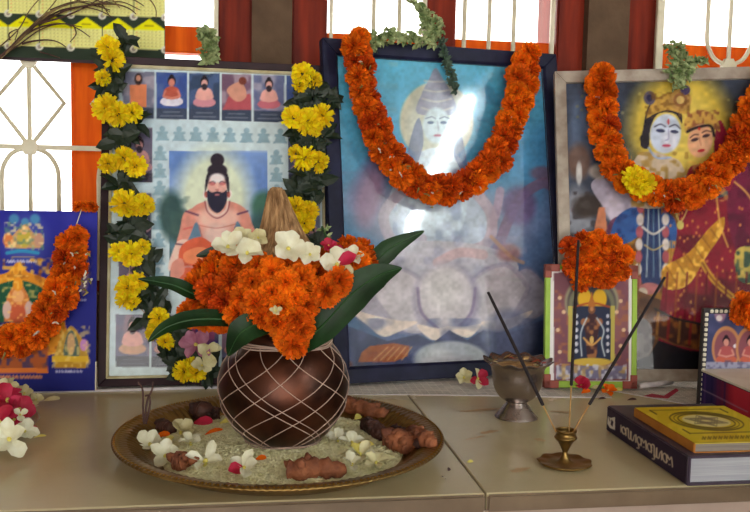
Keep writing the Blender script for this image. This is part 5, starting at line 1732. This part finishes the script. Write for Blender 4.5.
MB().lathe(cp, 96, wavy).build('cup_body', M['silver'], cup, smooth=True)
mb = MB()
V, F = [(0, 0, .0625)], []
for i in range(1, 6):
    for j in range(28):
        q = 2 * math.pi * j / 28
        V.append((.0295 * i / 5 * math.cos(q), .0295 * i / 5 * math.sin(q), .0625 - .0012 * (i / 5) ** 2 + RNG.normal(0, .0006)))
F += [(0, 1 + j, 1 + (j + 1) % 28) for j in range(28)]
for i in range(4):
    F += [(1 + i * 28 + j, 1 + (i + 1) * 28 + j, 1 + (i + 1) * 28 + (j + 1) % 28, 1 + i * 28 + (j + 1) % 28) for j in range(28)]
fill = tag(mb.add(V, F).build('dry_offering', M['ash'], loc=CC), 'brown and ochre dry petals filling the silver cup', 'petals', kind='stuff')
for k in range(16):
    q, r = random.uniform(0, 6.28), .031 * math.sqrt(random.uniform(.3, 1))
    c = CC + np.array([r * math.cos(q), r * math.sin(q), .066 + random.uniform(0, .0025)])
    a = random.uniform(0, 6.28)
    d, s = np.array([math.cos(a), math.sin(a), random.uniform(-.2, .5)]) * .006, np.array([-math.sin(a), math.cos(a), random.uniform(-.2, .4)]) * .0036
    MB().add([c - d - CC, c + s - CC, c + d - CC, c - s - CC, c + np.array([0, 0, .0012]) - CC], [(0, 1, 4), (1, 2, 4), (2, 3, 4), (3, 0, 4)]).build('dry_petal', M[['bamboo', 'redwood', 'cream', 'ash'][k % 4]], fill)

HC = atz(564.5, 464.5, 0)
hold = thing('incense_holder', 'small brass incense holder with scalloped foot', 'incense holder', loc=HC)
hp = [(.0005, .0003), (.022, .0003), (.0262, .0022), (.0258, .0034), (.020, .0026), (.0095, .0030), (.0055, .0052), (.0038, .0085), (.0028, .0125), (.0034, .0150), (.0070, .0225), (.0100, .0258), (.0112, .0278), (.0098, .0300), (.0094, .0325), (.0108, .0345), (.0105, .0355), (.0092, .0350), (.0085, .0300), (.0005, .028)]
hc = [(a, b) for a, b, _ in smoothpath([(a, b, 0) for a, b in hp], 80)]


def scal(i, r, z, q):
    k = 1.0 if (r > .019 and z < .006) else 0.0
    return max(r, .0003) * (1 + .035 * k * math.cos(9 * q)), z + .0009 * k * (1 + math.cos(9 * q)) * .5


MB().lathe(hc, 90, scal).build('holder_body', M['brass'], hold, smooth=True)
for pts, f, lab in (([(556, 432), (545, 405), (488, 292)], 0, 'incense stick leaning toward the silver cup'), ([(569, 432), (573, 384), (578.5, 240)], 0, 'upright incense stick before the small shrine print'), ([(573, 432), (586, 404), (665, 277)], 0, 'incense stick leaning toward the crowned couple picture')):
    dy = {488: .02, 578.5: 0, 665: -.01}[pts[2][0]]
    a, c = aty(*pts[0], HC[1]), aty(*pts[2], HC[1] + dy)
    k = (pts[1][1] - pts[0][1]) / (pts[2][1] - pts[0][1])
    b = a + (c - a) * k
    a[2] = max(a[2], .0285)
    t = thing('incense_stick', lab, 'incense', loc=a, group='incense sticks in the brass holder')
    MB().tube([a - a, b - a], .00075, 6).build('bamboo_core', M['bamboo'], t)
    MB().tube([b - a - (b - a) * .02, b - a, (b + c) / 2 - a, c - a], [.0009, .0017, .0017, .0014], 8).build('incense_coating', M['incense'], t)

# ================================================================== BOOKS
BK = np.array([.4225, .7575, 0])
bt, bl, bw_ = .0285, .184, .128
bk = thing('hardback_book', 'thick dark purple hardback with lettered spine lying on the shelf', 'book', loc=BK)
MB().box(0, .0035, 0, bl, 0, bt).build('spine', M['bookcloth'], bk, bevel=.0012)
MB().box(.002, bw_, 0, bl, 0, .0025).build('cover_board', M['bookcloth'], bk, bevel=.0008, segs=1)
MB().box(.002, bw_, 0, bl, bt - .0025, bt).build('cover_board', M['bookcloth'], bk, bevel=.0008, segs=1)
MB().box(.0036, bw_ - .004, .0035, bl - .0035, .0026, bt - .0026).build('page_block', M['pages'], bk)
SP = Plane(BK[0] - .0003, BK[1] + bl, 0, -math.pi / 2, 0, bl, bt)
A = Art(SP, .004, bl - .004, .0016, bt - .0016, 190, 34, (56, 46, 62), off=.0)
# emblem
C0 = (206, 200, 190)
A.poly([(607, 416), (611, 418), (615, 417), (615, 430), (610, 428), (607, 423)], C0)
A.poly([(611.5, 419), (613.5, 422), (612.5, 427), (610.5, 424.5)], (56, 46, 62))
A.line([(609, 417.5), (610, 421)], .8, (56, 46, 62))
# rounded outlined script along the spine
CL = (200, 186, 164)
x0, y0, x1, y1 = 620.5, 428.5, 672, 462.5
n = 10
for k in range(n):
    f = (k + .5) / n
    cx_, cy__ = x0 + (x1 - x0) * f, y0 + (y1 - y0) * f
    s_ = .82 + .28 * f
    R = 4.3 * s_
    sh = lambda a, b: (cx_ + a * R * .86, cy__ + b * R * 1.25 + a * R * .56)
    kind = k % 5
    if kind in (0, 3):
        A.line([sh(.2 + .55 * math.cos(q) * 1.1, .75 * math.sin(q)) for q in np.linspace(.3, 6.0, 12)], 1.5, CL, 1)
        A.line([sh(-.7, -.8), sh(-.7, .7)], 1.1, CL)
    elif kind == 1:
        A.line([sh(-.7, .7), sh(-.7, -.7), sh(0, -.9), sh(.1, .7), sh(.7, .8), sh(.75, -.8)], 1.5, CL, 1, True)
    elif kind == 2:
        A.line([sh(-.7, -.7), sh(-.75, .6), sh(-.1, .8), sh(.2, -.2), sh(.7, -.7), sh(.7, .7)], 1.5, CL, 1, True)
    else:
        A.line([sh(-.75, .7), sh(-.6, -.7), sh(0, -.2), sh(.5, -.8), sh(.75, .7)], 1.5, CL, 1, True)
        A.line([sh(-.2, .7), sh(.2, .6)], 1.1, CL)
    if k in (3, 6):
        A.line([sh(0, .8), sh(.1, 1.5), sh(-.45, 1.7)], 1.5, CL, 1, True)
spo = A.build('spine_lettering', M['print_gloss'], None)
spo.matrix_world = SP.mat()
spo.parent = bk
spo.matrix_parent_inverse = Matrix.Translation(-Vector(BK))

YB = np.array([.4322, .7665, bt])
yt, yl, yw = .0095, .128, .105
yb = thing('yellow_booklet', 'yellow booklet with a ringed diagram resting on the dark hardback', 'book', loc=YB)
MB().box(0, .0022, 0, yl, 0, yt).build('spine', M['orange_card'], yb, bevel=.0008)
MB().box(.001, yw, 0, yl, 0, .0009).build('back_cover', M['orange_card'], yb)
MB().box(.001, yw, 0, yl, yt - .0009, yt).build('front_cover', M['yellow_card'], yb)
MB().box(.002, yw - .001, .0012, yl - .0012, .001, yt - .001).build('page_block', M['pages2'], yb)
YP = Plane(YB[0], YB[1], YB[2] + yt, 0, math.pi / 2, yw, yl)
A = Art(YP, .0005, yw - .0005, .0005, yl - .0005, 120, 110, (196, 176, 56), off=.0004)


def yp(a, b):
    u, v = project(YP.P(a, b))
    return float(u), float(v)


A.blot(30, (186, 158, 36), .6, .5, 6).blot(5, (222, 200, 80), .4, .55, 7)
cxm, cym, DK = yw * .5, yl * .56, (96, 84, 34)
for q0 in (0,):
    A.line([yp(.012, .03), yp(yw - .012, .03)], 1.1, DK, .9)
    A.line([yp(.012, .115), yp(yw - .012, .115)], 1.1, DK, .6)
    for a in (.012, yw - .012):
        A.line([yp(a, .03), yp(a, .044)], 1.4, DK).line([yp(a, .100), yp(a, .115)], 1.4, DK)
for R, w in ((.036, 1.5), (.032, 1.0), (.028, 1.4), (.018, .9)):
    A.line([yp(cxm + R * math.cos(q), cym + R * .95 * math.sin(q)) for q in np.linspace(0, 6.284, 49)], w, DK if R > .02 else (150, 140, 110))
A.poly([yp(cxm + .024 * math.cos(q), cym + .022 * math.sin(q)) for q in np.linspace(0, 6.2, 30)], (206, 196, 140))
for k in range(3):
    for fl in (1, -1):
        A.line([yp(cxm + (.021 - .005 * k) * math.cos(q), cym + fl * (.020 - .005 * k) * math.sin(q)) for q in (math.pi / 2, math.pi / 2 + 2.094, math.pi / 2 + 4.189, math.pi / 2)], .8, (120, 108, 84))
pa, pb = yp(.018, .014), yp(.098, .014)
for k in range(14):
    f = k / 14
    u, v = pa[0] + (pb[0] - pa[0]) * f, pa[1] + (pb[1] - pa[1]) * f
    A.line([(u - 1.8, v + 1), (u - 1, v - 1.3), (u + .6, v + 1.2), (u + 1.6, v - 1)], 1.5, (120, 100, 36))
yo = A.build('cover_print', M['print_gloss'], None)
yo.matrix_world = YP.mat()
yo.parent = yb
yo.matrix_parent_inverse = Matrix.Translation(-Vector(YB))

# ================================================================== BEADED SHRINE BOX AT THE BOOKS
c0 = atz(698, 411, 0)
BX = np.array([c0[0], c0[1], 0])
bd = thing('beaded_shrine_box', 'small shrine box with bead-edged back panel and blue and red base', 'shrine box', loc=BX)
ph, pw = .128, .175
MB().box(0, pw, .0, .006, 0, ph).build('back_panel', M['blackstrip'], bd, bevel=.0006, segs=1)
bh, bdp = .050, .12
MB().box(.002, pw, -bdp, -.0002, 0, bh).build('base_box', M['navy'], bd, bevel=.001, segs=1)
MB().box(.0005, pw, -bdp - .001, -.0004, bh, bh + .003).build('base_lid', M['bead'], bd, bevel=.0006, segs=1)
for (x0, x1, z0, z1, horiz) in ((0, .0065, .0, ph, False), (.0065, pw, ph - .0065, ph, True)):
    n = int((ph if not horiz else pw) / .0062)
    MB().box(x0, x1, -.0012, 0, z0, z1).build('panel_edging', M['blackstrip'], bd)
    for k in range(n):
        if horiz:
            cxk, czk = x0 + .0031 + k * .0062, ph - .0032
        else:
            cxk, czk = .0032, .003 + k * .0062
        MB().box(cxk - .0021, cxk + .0021, -.0034, -.001, czk - .0021, czk + .0021).build('bead', M['bead'], bd, bevel=.0008, segs=1)
BP = Plane(BX[0], BX[1], 0, 0, 0, pw, ph)
A = Art(BP, .0065, pw, bh + .003, ph - .0065, 140, 66, (70, 74, 104), off=.0006)
A.blot(10, (96, 96, 130), .7, .5, 5)
A.ell(720, 312, 6, 10, (150, 120, 140), soft=.3).ell(720, 306, 3, 4, (96, 130, 180)).ell(719, 318, 3, 3, (206, 196, 196))
for x in (726, 750, 776, 800):
    A.ell(x, 348, 14.5, 22, (176, 130, 96), soft=.06).ell(x, 349, 12, 19, (128, 84, 92), soft=.1)
    seated(A, x, 350, .95, (190, 140, 130), (176, 100, 84), top=(160, 90, 90))
    A.ell(x + 9, 346, 2, 2, (206, 200, 210))
A.rect(700, 362, 830, 380, (150, 150, 170)).blot(3, (90, 86, 110), .7, .5, 8, (700, 360, 830, 380))
po_ = A.build('panel_print', M['print_gloss'], None)
po_.matrix_world = BP.mat()
po_.parent = bd
po_.matrix_parent_inverse = Matrix.Translation(-Vector(BX))
SB = Plane(BX[0] + .002, BX[1], 0, -math.pi / 2, 0, bdp, bh)
A = Art(SB, .001, bdp - .001, .001, bh - .001, 60, 40, (52, 44, 92), off=.0004)
A.gradu(712, 730, (150, 40, 60), 0, .9).gradu(728, 735, (190, 60, 76), 0, .8)
for x, c in ((706, (84, 60, 120)), (713, (40, 34, 80)), (719, (96, 40, 84)), (726, (60, 34, 80))):
    A.line([(x, 360), (x - 2, 425)], 2.2, c, .8)
A.line([(700, 388), (720, 398), (748, 412)], 1.2, (170, 150, 170), .8)
so_ = A.build('side_print', M['print_gloss'], None)
so_.matrix_world = SB.mat()
so_.parent = bd
so_.matrix_parent_inverse = Matrix.Translation(-Vector(BX))
garland('marigold_garland', 'small orange marigold garland hanging on the beaded shrine box', BP, [(738, 306), (744, 314), (752, 318), (764, 316), (776, 304)], 8, 12, ['mari', 'maridk'], 4, lift=.003)

# ================================================================== FLOWERS ON THE SHELF
lp = atz(-26, 432, 0)
sp = thing('steel_plate', 'small steel plate of crimson and white flowers at the poster side', 'plate', loc=lp)
MB().lathe([(.0005, .002), (.045, .002), (.056, .006), (.062, .012), (.066, .0125), (.0662, .0115), (.062, .010), (.056, .003), (.046, .0), (.0005, .0)], 72).build('dish', M['steel'], sp, smooth=True)
GF = 'flowers heaped on the steel plate'


def heap(u, v, z, r, mk, lab, seed, d=(0, -.5, .8), n=5, wid=.8, name='red_flower'):
    blossom(name, lab, 'flower', atz(u, v, z), d, r, M[mk], n=n, wid=wid, seed=seed, group=GF)


heap(8, 402, .030, .022, 'redpetal', 'large crimson flower at the back of the steel plate', 70)
heap(18, 410, .026, .018, 'redpetal', 'crimson flower drooping over the steel plate edge', 71, (.6, -.5, .5))
heap(0, 424, .022, .020, 'redpetal', 'crimson flower low in the steel plate between white ones', 72)
heap(14, 420, .020, .015, 'redpetal', 'crimson flower peeping behind the front white blossom', 73, (.3, -.8, .5))
heap(10, 440, .020, .020, 'whitepetal', 'large white blossom at the front of the steel plate', 74, (-.1, -.8, .6), name='white_flower')
heap(24, 432, .018, .014, 'whitepetal', 'white blossom with pale yellow tube hanging over the rim', 75, (.5, -.6, .5), name='white_flower')
heap(20, 415, .030, .010, 'whitepetal', 'small white petal bloom on the crimson flowers', 76, (.2, -.8, .6), n=3, name='white_flower')
heap(8, 388, .030, .014, 'cream', 'cream blossom at the back beside the poster', 77, (0, -.6, .8), name='white_flower')
heap(24, 394, .020, .011, 'cream', 'cream blossom on the shelf before the poster lettering', 78, (.3, -.6, .7), name='white_flower')
heap(36, 400, .008, .010, 'cream', 'pale green-centred blossom on the shelf before the poster', 79, (.2, -.7, .6), name='white_flower')
heap(-12, 446, .016, .014, 'whitepetal', 'white blossom against the steel plate rim', 80, (0, -.8, .6), name='white_flower')
loose_petal(52, 402, .018, .006, 0.0, 'cream', 'single pointed cream petal on the shelf before the poster', .003, True)
loose_petal(33, 433, .010, .007, .2, 'redpetal', 'crimson petal scrap beside the steel plate', .004, True)
loose_petal(40, 437, .012, .0025, .1, 'yellowthroat', 'thin yellow stamen lying beside the steel plate', .0015, True)
blossom('white_flower', 'cream and crimson blossom before the navy frame', 'flower', atz(464, 378, .012), (-.2, -.7, .6), .015, M['cream'], seed=81)
blossom('red_flower', 'crimson and cream blossom between the navy frame and the cup', 'flower', atz(477, 379, .012), (.3, -.8, .5), .016, [M['redpetal'], M['cream'], M['redpetal']], seed=82)
blossom('red_flower', 'crimson rosebud lying before the small shrine print', 'flower', atz(581, 386, .010), (-.2, -.7, .6), .013, M['redpetal'], wid=1.0, cup=.6, seed=83)
blossom('marigold_flower', 'orange petal flower lying before the small shrine print', 'flower', atz(607, 391, .006), (.2, -.5, .8), .012, M['orangepetal'], n=6, seed=84)
loose_petal(586, 394, .016, .006, .4, 'orangepetal', 'orange petal beside the crimson rosebud', .003, True)
loose_petal(618, 392, .014, .005, .1, 'yellowthroat', 'greenish yellow petal under the small shrine print', .003, True)
loose_petal(596, 390, .012, .006, -.3, 'cream', 'cream petal between rosebud and orange flower', .003, True)
loose_petal(602, 399, .010, .003, .0, 'twig', 'dark dry petal on the shelf before the shrine print', .0015, True)
loose_petal(632, 400, .012, .003, -.1, 'twig', 'dark dry stalk on the shelf behind the hardback', .0015, True)
